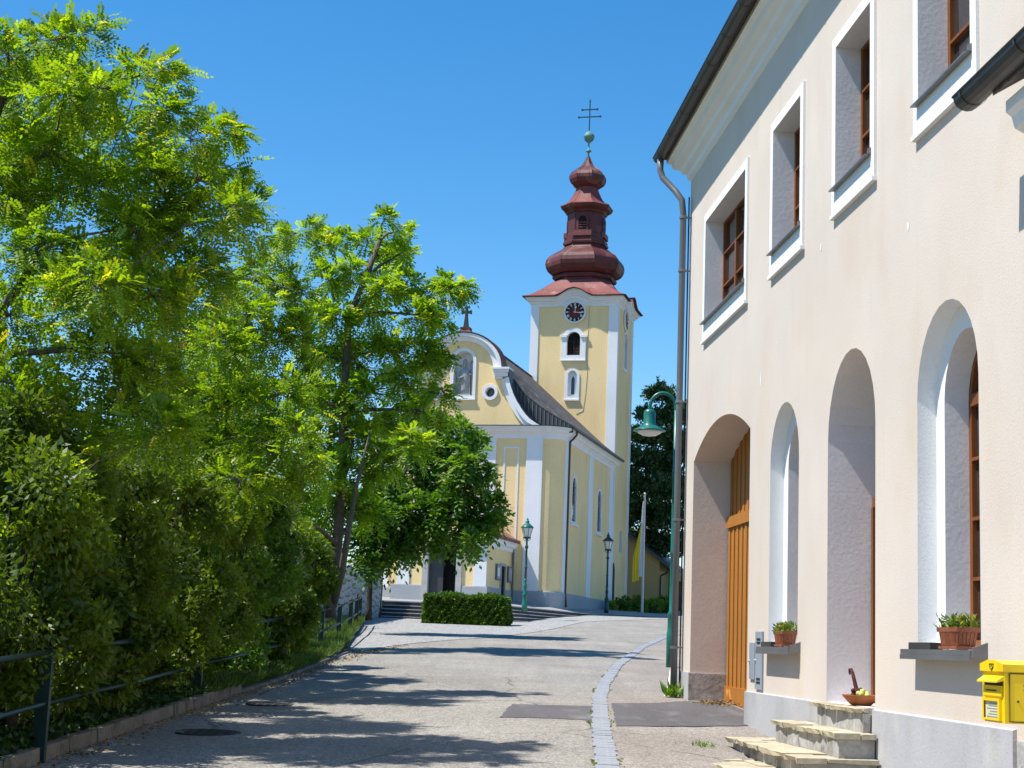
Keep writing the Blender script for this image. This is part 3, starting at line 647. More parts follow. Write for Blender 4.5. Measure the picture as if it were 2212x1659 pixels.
dp.tube([(S1 + .2, .46, 9.27), (S1 + .2, .46, 9.08), (S1 + .17, .42, 8.95), (S1 + .0, .25, 8.70), (px - .02, .16, 8.52), (px, .13, 8.30), (px, .13, 4.0), (px, .13, .75)], [.055, .05, .05, .05, .05, .05, .05, .052], 14)
dpo = dp.build('downpipe', 'pipe', house, True)
for z in (8.25, 7.4, 5.35, 3.55, 1.65):
    MB().lathe([(.053, -.02), (.062, -.02), (.062, .02), (.053, .02)], (px, .13, z), 14).build('pipe_clamp', 'zinc', dpo)
    MB().box(px - .012, px + .012, 0, .08, z - .01, z + .01).build('bracket', 'zinc', dpo)
MB().tube([(S1 + .08, .12, 1.5), (S1 + .08, .13, .95), (S1 + .1, .2, .86)], [.012, .075, .085], 12).build('drain_boot', 'white', dpo, True)
MB().tube([(S1 - .03, .03, 8.6), (S1 - .03, .03, 5), (S1 - .035, .03, 1.0)], .012, 6).build('cable', 'black', house)
# --- meter cupboard doors
for a, b, z0, z1 in ((18.96, 19.25, 1.30, 1.73), (18.57, 18.93, 1.19, 1.86)):
    bo = MB().box(a, b, -.01, .022, z0, z1).build('meter_door', 'boxgrey', house)
    MB().lathe([(.014, 0), (.014, .02), (.004, .022)], (0, 0, 0), 8).build('lock', 'pole', bo).matrix_local = Matrix.Translation((b - .035, .022, z0 + (z1 - z0) * .5)) @ Matrix.Rotation(-math.pi / 2, 4, 'X')
    if z1 > 1.8:
        for z in (1.27, 1.31, 1.73, 1.77): MB().box(a + .09, b - .09, .022, .027, z - .012, z + .012).build('vent_slot', 'black', bo)
# chipped paint spots
for s_, z_, w_, h_ in ((16.15, 5.86, .05, .09), (18.9, 4.9, .05, .16), (13.25, 5.33, .05, .09), (18.1, 5.2, .02, .03)):
    pts = [(s_ + w_ * (.35 + random.random() * .3) * math.cos(t), z_ + h_ * (.35 + random.random() * .3) * math.sin(t)) for t in np.linspace(0, 2 * math.pi, 9)[:-1]]
    MB().sheet(pts, [], front(.003)).build('paint_chip', 'white', house)

# --- stone steps at the house door
def flag_layer(parent, s0, s1, y0, y1, z, th, pieces, seed):
    rs = random.Random(seed); cuts = [s0 + (s1 - s0) * i / pieces + (rs.uniform(-.09, .09) if 0 < i < pieces else 0) for i in range(pieces + 1)]
    for i in range(pieces):
        a, b = cuts[i] + .006, cuts[i + 1] - .006; mid = y0 + (y1 - y0) * rs.uniform(.35, .65)
        for (c, d, fr_) in ((y0, mid - .006, False), (mid + .006, y1, True)):
            n = 4; e1 = [a + (b - a) * q / n for q in range(n + 1)]
            fo = [d + ((.012 * math.sin(q_ * 5.3 + seed) + .006 * math.sin(q_ * 13 + seed * 2) + rs.uniform(-.007, .007)) if fr_ else 0) for q_ in e1]; dz = rs.uniform(-.008, .004)
            top = [(x, c, z + dz) for x in e1] + [(x, y, z + dz - .004) for x, y in zip(e1[::-1], fo[::-1])]
            bot = [(x, c, z - th) for x in e1] + [(x, y - (rs.uniform(.0, .03) if fr_ else 0), z - th * rs.uniform(.75, 1.2)) for x, y in zip(e1[::-1], fo[::-1])]
            m = len(top); mb = MB(); mb.add(top + bot, [tuple(range(m)), tuple(range(2 * m - 1, m - 1, -1))] + [(i_, m + i_, m + (i_ + 1) % m, (i_ + 1) % m) for i_ in range(m)])
            mb.build('flagstone', 'flag', parent)
steps = empty('door_steps', 'worn door steps of yellowish flagstones on stained concrete by the arched doorway', 'steps', (pW[0], pW[1], 0), HROT)
flag_layer(steps, 14.24, 15.95, .034, .16, 1.16, .045, 4, 3)
MB().box(14.24, 15.8, .032, .10, .6, 1.112).build('riser_block', 'riser', steps)
flag_layer(steps, 14.0, 16.45, .05, .42, .945, .05, 5, 4)
MB().box(14.06, 16.4, .05, .37, .5, .893).build('riser_block', 'riser', steps)
flag_layer(steps, 13.9, 17.0, .055, .78, .735, .05, 6, 5)
MB().box(13.97, 16.9, .055, .70, .3, .683).build('riser_block', 'riser', steps)
flag_layer(steps, 13.6, 16.4, .60, 1.25, .572, .06, 4, 6)

# ================================================================== neighbouring house, mailbox, pots
nb = empty('neighbour_house', 'pale cream neighbouring house at the right edge, only its gutter end and wall strip seen', 'house', (pW[0], pW[1], 0), HROT)
MB().box(1.0, 10.922, -7, .002, -.4, 5.35).build('wall', 'cream', nb)
prn = [(0, 4.98), (.03, 5.02), (.04, 5.1), (.09, 5.14), (.11, 5.21), (.19, 5.25), (.21, 5.33), (.25, 5.36), (.25, 5.44)]
mb = MB(); mb.loft([[(x_, o_ + .003, z_) for o_, z_ in prn] for x_ in (10.34, 1.0)], False); mb.add([(10.34, o_ + .003, z_) for o_, z_ in prn] + [(10.34, .003, 5.44)], [tuple(range(10))]); mb.build('cornice', 'white', nb)
half_gutter(1.0, 10.70, .40, 5.58, .10, nb)
MB().hexa([(1, .36, 5.46), (10.3, .36, 5.46), (10.3, -3.4, 7.8), (1, -3.4, 7.8), (1, .36, 5.6), (10.3, .36, 5.6), (10.3, -3.4, 7.95), (1, -3.4, 7.95)]).build('roof', 'rooftile', nb)
MB().box(1.0, 10.9, .0, .014, -.3, 1.08).build('plinth', 'riser', nb)

def lpar(o, s, y, z=0, rz=0):                             # place a thing given in house coordinates
    p = hw(s, y, z); o.location = p; o.rotation_euler = (0, 0, HROT + rz); return o
mbx = empty('mailbox', 'yellow enamel mailbox with sloped cap hanging on the house wall', 'mailbox')
lpar(mbx, 10.36, 0, 1.40); mbx.scale = (.9, .9, .88)
sw, y0, y1, zb, zt = .215, .03, .42, -.205, .165         # half width along the wall, back, front, bottom, top (local)
bm_ = MB(); bm_.box(-sw, sw, y0, y1, zb, zt); bm_.box(-.1, .1, -.04, y0, -.1, .1)
body = bm_.build('body', 'post_yellow', mbx)
cap = MB(); ring = lambda x: [(x, y0 - .01, zt), (x, y1 + .02, zt), (x, y1 + .02, zt + .055), (x, (y0 + y1) / 2 + .08, zt + .075), (x, y0 - .01, zt + .07)]
cp = [(-sw - .012, zt + .001), (sw + .012, zt + .001), (sw + .012, zt + .055), (sw * .3, zt + .085), (-sw * .3, zt + .085), (-sw - .012, zt + .055)]
cap.add([(x, y1 + .016, z) for x, z in cp] + [(x, y0 - .01, z) for x, z in cp], [(0, 1, 2, 3, 4, 5), (11, 10, 9, 8, 7, 6)] + [(i, 6 + i, 6 + (i + 1) % 6, (i + 1) % 6) for i in range(6)])
cap.build('cap', 'post_yellow', mbx)
MB().hexa([(-sw + .01, y1, .10), (sw - .03, y1, .10), (sw - .03, y1 + .055, .085), (-sw + .01, y1 + .055, .085), (-sw + .01, y1, .135), (sw - .03, y1, .135), (sw - .03, y1 + .055, .095), (-sw + .01, y1 + .055, .095)]).build('slot_hood', 'post_yellow', mbx)
MB().box(-sw + .03, sw - .05, y1, y1 + .004, .065, .098).build('slot', 'black', mbx)
MB().box(-sw + .03, sw - .05, y1 + .001, y1 + .014, -.012, .062).build('label_plate', 'post_yellow', mbx)
MB().box(-sw + .12, sw - .10, y1 + .0145, y1 + .016, .022, .032).build('lettering', 'black', mbx)
fr_ = MB(); fr_.sheet(rect(-sw + .12 - .07, sw - .04, -.19, -.03), [rect(-sw + .12 - .035, sw - .075, -.175, -.05)], lambda u, v: (u, y1 + .022, v))
o_ = rect(-sw + .05, sw - .04, -.19, -.03); fr_.strip([(p[0], y1, p[1]) for p in o_], [(p[0], y1 + .022, p[1]) for p in o_]); fr_.build('notice_frame', 'post_yellow', mbx)
nt_ = MB().box(-sw + .08, sw - .07, y1 + .001, y1 + .006, -.18, -.045).build('notice', 'paper', mbx)
for i in range(6): MB().box(-sw + .11, sw - .10 - .03 * (i % 3), y1 + .0062, y1 + .0072, -.17 + i * .02, -.163 + i * .02).build('print_line', 'print', nt_)
# horn crest on the cap
cr_ = MB(); cr_.tube([(.03, y1 + .018, zt + .055), (-.05, y1 + .018, zt + .055), (-.045, y1 + .018, zt + .03), (-.01, y1 + .018, zt + .005), (.025, y1 + .018, zt + .03), (.03, y1 + .018, zt + .055)], .003, 5)
cr_.tube([(-.025 + .018 * math.cos(t) + .015, y1 + .018, zt + .033 + .012 * math.sin(t)) for t in np.linspace(0, 5.2, 10)], .002, 4); cr_.build('crest', 'black', mbx)
sx = -sw - .004                                          # the face towards the camera
dd = MB(); o_ = rect(y0 + .03, y1 - .04, zb + .02, zt - .015)
dd.hexa([(-sw - .006, o_[0][0], o_[0][1]), (-sw, o_[0][0], o_[0][1]), (-sw, o_[1][0], o_[0][1]), (-sw - .006, o_[1][0], o_[0][1]), (-sw - .006, o_[0][0], o_[2][1]), (-sw, o_[0][0], o_[2][1]), (-sw, o_[1][0], o_[2][1]), (-sw - .006, o_[1][0], o_[2][1])])
door_ = dd.build('side_door', 'post_yellow', mbx)
sm = MB(); gl = [(sx - .0025, a, b) for a, b in ((o_[0][0] - .006, o_[0][1] - .006), (o_[1][0] + .006, o_[1][1] - .006), (o_[1][0] + .006, o_[2][1] + .006), (o_[0][0] - .006, o_[2][1] + .006))]
sm.tube(gl + gl[:1], .004, 4); sm.build('seam', 'black', door_)
mm, tt_, bb_ = nodes('photo_sticker'); vn = tt_.nodes.new('ShaderNodeTexNoise'); vn.inputs['Scale'].default_value = 22; tcn = tt_.nodes.new('ShaderNodeTexCoord'); tt_.links.new(tcn.outputs['Object'], vn.inputs['Vector'])
crn = tt_.nodes.new('ShaderNodeValToRGB'); crn.color_ramp.interpolation = 'CONSTANT'; e_ = crn.color_ramp.elements; e_[0].color = (.02, .02, .02, 1); e_[1].position = .47; e_[1].color = (.35, .36, .37, 1)
k_ = e_.new(.55); k_.color = (.7, .7, .7, 1); k2_ = e_.new(.66); k2_.color = (.15, .33, .60, 1); tt_.links.new(vn.outputs['Fac'], crn.inputs[0]); tt_.links.new(crn.outputs[0], bb_.inputs['Base Color']); M['sticker'] = mm
MB().add([(-sw - .0075, .20 + .085 * math.cos(t), .055 + .085 * math.sin(t)) for t in np.linspace(0, 2 * math.pi, 25)[:-1]], [tuple(range(24))]).build('round_sticker', 'sticker', door_)
MB().lathe([(.008, 0), (.008, .004)], (0, 0, 0), 8).build('keyhole', 'black', door_).matrix_local = Matrix.Translation((-sw - .0065, .325, -.045)) @ Matrix.Rotation(-math.pi / 2, 4, 'Y')

def flower_box(s, y, z, L_, lab, seed):
    e = empty('flower_box', lab, 'flower pot', group='terracotta flower boxes on the niche sills'); lpar(e, s, y, z)
    MB().box(-L_ / 2 + .015, L_ / 2 - .015, -.085, .085, .0, .022).build('saucer', 'terracotta', e)
    f_ = lambda k, z_: [(-L_ / 2 * k, -.085 * k, z_), (L_ / 2 * k, -.085 * k, z_), (L_ / 2 * k, .085 * k, z_), (-L_ / 2 * k, .085 * k, z_)]
    p = MB(); p.loft([f_(.80, .023), f_(.93, .13), f_(1.03, .13), f_(1.05, .165), f_(.97, .165), f_(.93, .15)], True, (True, False)); p.build('box', 'terracotta', e)
    rib = MB()
    for i in range(14):
        x = -L_ / 2 + .03 + (L_ - .06) * i / 13; rib.bar((x * .84, .071, .03), (x * .94, .082, .128), .010, .008)
    for i in range(5):
        yy = -.065 + .13 * i / 4; rib.bar((-L_ / 2 * .81, yy * .84, .03), (-L_ / 2 * .93, yy * .94, .128), .008, .010)
    rib.build('ribs', 'terracotta', e)
    MB().box(-L_ / 2 * .92, L_ / 2 * .92, -.075, .075, .13, .148).build('soil', 'soil', e)
    n = 300; pos = np.stack([rng.uniform(-L_ / 2, L_ / 2, n), rng.uniform(-.085, .085, n), .15 + rng.random(n) ** 1.5 * .09], 1)
    q = simple_leaves(pos, np.stack([rng.normal(size=n) * .8, rng.normal(size=n) * .8, rng.uniform(.2, 1.1, n)], 1), .055, .02); leaf_object('leaves', q, tints(n, 1, 0, .85, .06), L_SHR, e)
    n = 14; pos = np.stack([rng.uniform(-L_ / 2, L_ / 2, n), rng.uniform(-.06, .09, n), .20 + rng.random(n) * .04], 1)
    q = simple_leaves(pos, rng.normal(size=(n, 3)), .03, .022); leaf_object('blossoms', q, rng.random(n), M['petal'], e)
    return e
flower_box(12.08, .0, 1.692, .44, 'terracotta flower box with green and orange flowers on the sill above the mailbox', 1)
flower_box(17.54, .0, 1.692, .40, 'smaller terracotta flower box on the niche sill beside the grey meter doors', 2)
bw = empty('decorated_bowl', 'shallow clay bowl with dried red fruit, green apples and a curled stalk on the doorstep', 'bowl'); lpar(bw, 14.92, -.08, 1.164)
MB().lathe([(.085, 0), (.10, .004), (.175, .085), (.182, .095), (.165, .092), (.095, .03), (.001, .028)], n=24).build('bowl', 'bowl', bw, True)
gr = MB()
for i in range(26):
    a = random.uniform(0, 6.28); rr = random.random() ** .5 * .07; r_ = random.uniform(.016, .026)
    gr.lathe([(.3 * r_, -r_), (r_ * .85, -.5 * r_), (r_, 0), (r_ * .85, .5 * r_), (.3 * r_, r_)], (.075 + rr * math.cos(a), .01 + rr * math.sin(a), .085 + random.uniform(0, .055)), 8)
gr.build('dried_fruit', 'grape', bw, True)
for dx, dy, dz in ((-.03, .03, .105), (-.085, .02, .10), (-.06, -.04, .105), (-.11, -.03, .09), (-.05, .0, .125)):
    MB().lathe([(.004, -.026), (.02, -.02), (.029, 0), (.022, .022), (.006, .026)], (dx, dy, dz), 12).build('apple', 'applegreen', bw, True)
sp = [(.10, 0, .09), (.125, .01, .15), (.15, .02, .22), (.175, .03, .29), (.205, .035, .325), (.24, .04, .325), (.25, .04, .295), (.235, .04, .28), (.225, .04, .295)]
MB().tube(sp, [.022, .02, .018, .016, .014, .012, .010, .009, .006], 8).build('curled_stalk', 'grape', bw, True)

# ================================================================== the church (local x right along the front, y back along the nave)
dB = hdir(1980); dA = np.array([dB[1], -dB[0], 0]); CC = at(1149, 1308, 76.) - dA * 3.84
CROT = math.atan2(dA[1], dA[0])
ch = empty('church', 'yellow and white baroque parish church with curved gable and red onion domed clock tower', 'church', CC, CROT)
def chw(x, y, z=0): p = CC + dA * x + dB * y; return np.array([p[0], p[1], CC[2] + z])
fy = lambda y: (lambda u, v: (u, y, v))
fx = lambda x: (lambda u, v: (x, u, v))
RC = .86; HW = 5.0
arc = [(4.14 + RC * math.sin(t), RC - RC * math.cos(t)) for t in np.linspace(0, math.pi / 2, 9)]
gr_ = [(4.16, 8.5), (3.82, 8.64), (3.48, 8.86), (3.25, 9.08), (3.05, 9.34), (2.82, 9.68), (2.61, 10.08), (2.45, 10.5), (2.36, 10.9), (2.36, 11.36), (1.97, 11.36)]
ell = [(1.97 * math.cos(t), 11.36 + 1.74 * math.sin(t)) for t in np.linspace(0, math.pi / 2, 12)[1:]]
right = gr_ + ell; leftp = [(-x, z) for x, z in right[:-1]][::-1]
niche = arch(0, .49, 10.03, 11.74); oc = lambda c, r, n=24: [(c + r * math.cos(t), 10.19 + r * math.sin(t)) for t in np.linspace(0, 2 * math.pi, n + 1)[:-1]]
outline = [(-4.14, -.6), (4.14, -.6), (4.14, 8.5)] + right[1:] + leftp[:-1] + [(-4.14, 8.5)]
mb = MB(); mb.sheet(outline, [niche, oc(1.39, .24), oc(-1.39, .24)], fy(0))
mb.loft([[(p[0], p[1], -.6) for p in arc + [(HW, 1.0)]], [(p[0], p[1], 8.5) for p in arc + [(HW, 1.0)]]], False)
mb.loft([[(-p[0], p[1], -.6) for p in arc], [(-p[0], p[1], 8.5) for p in arc]], False)
sw_ = [(3.3, .50), (9.85, .50)]
mb.sheet([(1.0, -.6), (13.5, -.6), (13.5, 8.5), (1.0, 8.5)], [arch(c, h, 4.25, 5.95) for c, h in sw_], fx(HW))
mb.add([(HW, 13.5, -.6), (4.0, 13.5, -.6), (4.0, 13.5, 8.5), (HW, 13.5, 8.5)], [(0, 1, 2, 3)])
mb.add([(-HW, RC, -.6), (-HW, 20, -.6), (-HW, 20, 8.5), (-HW, RC, 8.5)], [(0, 1, 2, 3)])
mb.build('nave_wall', 'yellow', ch)
# gable edge: sheet-metal coping on top, thick white moulding on the face
def band(o_pts, i_pts, y, name, m, back=.02):
    mb = MB(); n = len(o_pts)
    for a, b in (('f', 0), ): mb.loft([[(p[0], y, p[1]) for p in o_pts], [(p[0], y, p[1]) for p in i_pts]], False)
    mb.loft([[(p[0], y, p[1]) for p in i_pts], [(p[0], back, p[1]) for p in i_pts]], False); mb.loft([[(p[0], .5, p[1]) for p in o_pts], [(p[0], y, p[1]) for p in o_pts]], False)
    for p, q in ((o_pts[0], i_pts[0]), (o_pts[-1], i_pts[-1])): mb.add([(p[0], y, p[1]), (q[0], y, q[1]), (q[0], .3, q[1]), (p[0], .3, p[1])], [(0, 1, 2, 3)])
    return mb.build(name, m, ch)
full = [(1.97 * math.cos(t), 11.36 + 1.74 * math.sin(t)) for t in np.linspace(0, math.pi, 25)]
def sc(k, dz=0): return [(1.97 * k * math.cos(t), 11.36 - dz + (1.74 * k + (0 if k == 1 else .02)) * math.sin(t)) for t in np.linspace(0, math.pi, 25)]
band(full, sc(.90), -.30, 'gable_moulding', 'church_white'); band(sc(.901), sc(.77), -.15, 'gable_moulding', 'church_white')
for sg in (1, -1):
    o_ = [(x * sg, z) for x, z in gr_[:9]]
    def offs(d):
        out = []
        for i, p in enumerate(gr_[:9]):
            a, b = gr_[max(i - 1, 0)], gr_[min(i + 1, 8)]; t = np.array([b[0] - a[0], b[1] - a[1]]); t = t / np.linalg.norm(t); nrm_ = np.array([-t[1], t[0]])
            q = np.array(p) - np.array([abs(nrm_[0]), abs(nrm_[1])]) * d; out.append((q[0] * sg, max(q[1], 8.5)))
        return out
    band(o_, offs(.22), -.26, 'scroll_moulding', 'church_white'); band(offs(.221), offs(.42), -.12, 'scroll_moulding', 'church_white')
    vb = MB()
    for x0, x1, z0, z1, y in ((1.60, 2.02, 10.84, 10.93, -.2), (1.62, 2.30, 10.93, 11.12, -.27), (1.58, 2.36, 11.12, 11.28, -.34), (1.54, 2.40, 11.28, 11.37, -.42)):
        vb.box(min(x0 * sg, x1 * sg), max(x0 * sg, x1 * sg), y, .5, z0, z1)
    vb.build('scroll_block', 'church_white', ch)
cpm = MB(); top = [(x * sg * 1.0, z) for sg in (1,) for x, z in full]
cpm.loft([[(x * 1.015, -.34, z + .02) for x, z in full], [(x * 1.035, -.34, z + .06) for x, z in full], [(x * 1.035, .55, z + .06) for x, z in full], [(x, .55, z - .3) for x, z in full]], False)
cpm.build('gable_coping', 'redmetal', ch)
cpm = MB(); sgr = [(x + .03, z + .03) for x, z in gr_[:10]]
for sg in (1, -1): cpm.loft([[(x * sg, -.28, z) for x, z in sgr], [(x * sg, .56, z) for x, z in sgr], [(x * sg, .56, z - .3) for x, z in sgr]], False)
cpm.build('scroll_coping', 'zinc_dark', ch)
# gable cross on its pedestal
pd = MB(); pd.loft([[(a * h, b * h2 + .1, z) for a, b in ((-1, -1), (1, -1), (1, 1), (-1, 1))] for h, h2, z in ((.62, .3, 12.98), (.34, .26, 13.16), (.22, .22, 13.3), (.24, .24, 13.32), (.24, .24, 13.42))], True, (True, True)); pdo = pd.build('cross_pedestal', 'redmetal', ch)
gc = MB(); gc.loft([[(a * h, b * h + .1, z) for a, b in ((-1, -1), (1, -1), (1, 1), (-1, 1))] for h, z in ((.12, 13.42), (.10, 13.6), (.065, 14.0), (.06, 14.45))], True, (True, True)); gc.box(-.22, .22, .04, .16, 14.14, 14.26); 
for x in (-.22, .22): gc.box(x - .035, x + .035, .03, .17, 14.11, 14.29)
gc.build('gable_cross', 'iron', ch)
# niche, oculi
n_in = [(p[0], .55, p[1]) for p in niche]; nm = MB(); nm.strip([(p[0], 0, p[1]) for p in niche], n_in); nm.sheet(niche, [], fy(.55)); nm.build('statue_niche', 'church_white', ch)
b_ = MB(); no = arch(0, .64, 9.86, 11.74); b_.sheet(no, [niche], fy(-.06)); b_.strip([(p[0], 0, p[1]) for p in no], [(p[0], -.06, p[1]) for p in no]); b_.box(-.66, .66, -.12, -.0, 9.80, 9.88); b_.build('niche_surround', 'church_white', ch)
for c in (1.39, -1.39):
    w = MB(); w.sheet(oc(c, .39), [oc(c, .24)], fy(-.08)); w.strip([(p[0], 0, p[1]) for p in oc(c, .39)], [(p[0], -.08, p[1]) for p in oc(c, .39)]); w.strip([(p[0], -.08, p[1]) for p in oc(c, .24)], [(p[0], .3, p[1]) for p in oc(c, .24)])
    wo_ = w.build('round_window', 'church_white', ch); MB().sheet(oc(c, .24), [], fy(.29)).build('pane', 'glass', wo_)
# pilasters, panels, plinth, cornice
for a, b in ((3.32, 4.12), (1.01, 1.81), (-1.81, -1.01), (-4.12, -3.32)): MB().box(a, b, -.07, .02, .68, 7.95).build('pilaster', 'church_white', ch)
for a, b in ((.92, 1.55), (6.7, 7.75), (12.45, 13.52)): MB().box(HW - .02, HW + .06, a, b, .68, 7.95).build('pilaster', 'church_white', ch)
for sg in (1, -1):
    p_ = MB(); ro = rect(2.19, 2.95, 2.0, 7.54); ri = rect(2.27, 2.87, 2.08, 7.46)
    p_.sheet(ro, [ri], lambda u, v: (u * sg, -.03, v)); p_.strip([(u * sg, 0, v) for u, v in ro], [(u * sg, -.03, v) for u, v in ro]); p_.strip([(u * sg, 0, v) for u, v in ri], [(u * sg, -.03, v) for u, v in ri]); p_.build('panel_frame', 'church_white', ch)
path = [(-HW, 14), (-HW, RC)] + [(-p[0], p[1]) for p in arc[::-1]][1:] + arc + [(HW, 13.56), (4.6, 13.56)]
mb = MB(); sweep(mb, path, [(.0, 7.93), (.07, 7.935), (.07, 8.14), (.12, 8.16), (.16, 8.22), (.26, 8.26), (.30, 8.36), (.40, 8.40), (.42, 8.50), (0, 8.53)]); mb.build('cornice', 'church_white', ch)
mb = MB(); sweep(mb, path, [(.0, 8.535), (.46, 8.51), (.46, 8.54), (0, 8.56)]); mb.build('cornice_flashing', 'zinc_dark', ch)
mb = MB(); sweep(mb, path, [(.10, -.6), (.10, .64), (.085, .68), (0, .685)]); mb.build('plinth', 'church_plinth', ch)
for c, h in sw_:
    o_ = arch(c, h + .13, 4.12, 5.95); i_ = arch(c, h, 4.25, 5.95)
    w = MB(); w.sheet(o_, [i_], fx(HW + .025)); w.strip([(HW, p[0], p[1]) for p in o_], [(HW + .025, p[0], p[1]) for p in o_]); w.strip([(HW + .025, p[0], p[1]) for p in i_], [(HW - .06, p[0], p[1]) for p in i_]); wo_ = w.build('nave_window', 'church_white', ch)
    MB().sheet(i_, [], fx(HW - .05)).build('pane', 'glass', wo_); MB().box(HW, HW + .16, c - h - .2, c + h + .2, 4.02, 4.10).build('sill', 'church_white', wo_)
    for z in np.arange(4.55, 6.4, .36): MB().box(HW - .05, HW - .035, c - h, c + h, z - .012, z + .012).build('glazing_bar', 'zinc_dark', wo_)
dpn = MB(); dpn.tube([(HW + .46, 1.35, 8.44), (HW + .46, 1.35, 8.30), (HW + .30, 1.4, 8.12), (HW + .12, 1.5, 8.0), (HW + .10, 1.52, 7.7), (HW + .10, 1.52, .7), (HW + .16, 1.52, 0)], .055, 8); dpn.build('downpipe', 'zinc_dark', ch)
# roof
RZ = 13.32; EX, EZ = 5.5, 8.56
PF = [(0, 13.2), (1.2, 12.35), (1.9, 11.6), (2.37, 10.92), (2.89, 10.24), (3.73, 9.58), (4.55, 9.08), (5.5, 8.56)]
PS = [(0, 13.35), (1.2, 12.28), (2.2, 11.38), (3.0, 10.66), (3.77, 9.97), (4.4, 9.42), (5.0, 8.96), (5.5, 8.58)]
rf = MB()
def prof_at(b):
    t = min(max((b - .6) / 4.5, 0), 1); t = t * t * (3 - 2 * t); return [(x0 + (x1 - x0) * t, z0 + (z1 - z0) * t) for (x0, z0), (x1, z1) in zip(PF, PS)]
for sg in (1, -1):
    bs = [.6, 1.2, 1.8, 2.5, 3.2, 4, 5.1, 8, 11, 14.4] + ([21] if sg < 0 else [])
    rf.loft([[(x * sg, b, z) for x, z in prof_at(b)] for b in bs], False); rf.loft([[(x * sg, b, z - .12) for x, z in prof_at(b)] for b in bs], False)
rf.build('nave_roof', 'rooftile', ch)
MB().tube([(0, .5, RZ + .03), (0, 14, RZ + .03)], .09, 8).build('ridge_tiles', 'rooftile', ch)
MB().box(EX - .02, EX + .10, .55, 13.8, EZ - .10, EZ - .0).build('eaves_gutter', 'zinc_dark', ch)
vg = MB(); cz = lambda x: float(np.interp(x, [p[0] for p in gr_[:9]][::-1], [p[1] for p in gr_[:9]][::-1])); xs_ = np.linspace(2.37, 5.45, 20); rl = lambda x: float(np.interp(x, [p[0] for p in PF], [p[1] for p in PF])) - .03
vg.loft([[(x, .57, (cz(x) if x < 4.16 else 8.5) - .2) for x in xs_], [(x, .57, rl(x) + .05) for x in xs_]], False); vo = vg.build('verge_cladding', 'zinc_dark', ch)
vr = MB()
for x in np.linspace(2.6, 5.2, 14): vr.bar((x, .555, (cz(x) if x < 4.16 else 8.5)), (x, .555, rl(x) + .02), .035, .03, (0, 1, 0))
vr.build('cladding_ribs', 'zinc', vo)
vt = MB(); vt.tube([(x, .6, z + .02) for x, z in PF[2:]], .05, 6); vt.build('verge_board', 'zinc_dark', ch)

# statue in the niche
stt = empty('statue', 'grey stone statue of a robed figure with mitre and crozier in the gable niche', 'statue', chw(0, .27, 10.03), CROT)
sb = MB(); n = 16
def srow(z, rx, ry, cx=0, cy=0, fold=0): return [(cx + rx * math.cos(t) * (1 + fold * math.sin(7 * t)), cy + ry * math.sin(t) * (1 + fold * math.sin(7 * t)), z) for t in np.linspace(0, 2 * math.pi, n + 1)[:-1]]
sb.loft([srow(.08, .27, .2, 0, 0, .1), srow(.35, .25, .19, .0, 0, .12), srow(.7, .23, .17, .02, 0, .09), srow(.95, .27, .18, .01, -.02, .06), srow(1.2, .28, .17, 0, 0, .03), srow(1.32, .22, .14), srow(1.38, .09, .08, -.01), srow(1.42, .075, .075, -.01), srow(1.46, .095, .10, -.015, -.02), srow(1.55, .105, .12, -.02, -.02), srow(1.62, .10, .10, -.02, -.01), srow(1.66, .11, .08, -.02), srow(1.78, .10, .06, -.02), srow(1.88, .02, .02, -.02)], True, (True, True))
sb.build('figure', 'statue', stt, True)
MB().tube([(-.22, 0, 1.22), (-.31, -.08, .98), (-.2, -.2, .88), (-.03, -.22, .95)], [.085, .075, .06, .045], 8).build('arm', 'statue', stt, True)
MB().tube([(.22, 0, 1.22), (.32, -.06, .98), (.33, -.16, 1.1)], [.085, .07, .045], 8).build('arm', 'statue', stt, True)
MB().tube([(.34, -.17, .1), (.34, -.17, 1.0), (.33, -.17, 1.65), (.36, -.17, 1.75), (.41, -.17, 1.72), (.40, -.17, 1.66)], .016, 6).build('crozier', 'iron', stt, True)
MB().box(-.34, .34, -.22, .2, .0, .085).build('pedestal', 'statue', stt)
MB().hexa([(-.30, -.12, .085), (.30, -.12, .085), (.30, .12, .085), (-.30, .12, .085), (-.20, -.05, .95), (.28, -.05, .95), (.28, .12, 1.1), (-.25, .12, 1.1)]).build('cloak', 'statue', stt)

# porch
PX0, PX1, PY = -1.6, 2.8, -4.6
mb = MB(); door_h = [(.08, -.6), (1.39, -.6), (1.39, 2.27), (.08, 2.27)]
mb.sheet([(PX0, -.6), (.08, -.6), (.08, 2.27), (1.39, 2.27), (1.39, -.6), (PX1, -.6), (PX1, 2.85), (.6, 4.5), (PX0, 2.85)], [], fy(PY))
sd = rect(-2.10, -1.35, -.4, 1.72)
mb.sheet([(PY, -.6), (-2.10, -.6), (-2.10, 1.72), (-1.35, 1.72), (-1.35, -.6), (0, -.6), (0, 2.85), (PY, 2.85)], [], fx(PX1))
mb.add([(PX0, 0, -.6), (PX0, PY, -.6), (PX0, PY, 2.85), (PX0, 0, 2.85)], [(0, 1, 2, 3)]); mb.build('porch_wall', 'yellow', ch)
ppath = [(PX0, 0), (PX0, PY), (PX1, PY), (PX1, 0)]
for pth in ([(PX0, 0), (PX0, PY), (-.2, PY)], [(1.65, PY), (PX1, PY), (PX1, -2.2)], [(PX1, -1.25), (PX1, 0)]):
    mb = MB(); sweep(mb, pth, [(.06, -.6), (.06, .62), (.05, .66), (0, .665)])
    for e_, f_ in ((0, 1), (-1, -2)): pass
    mb.build('porch_plinth', 'church_plinth', ch)
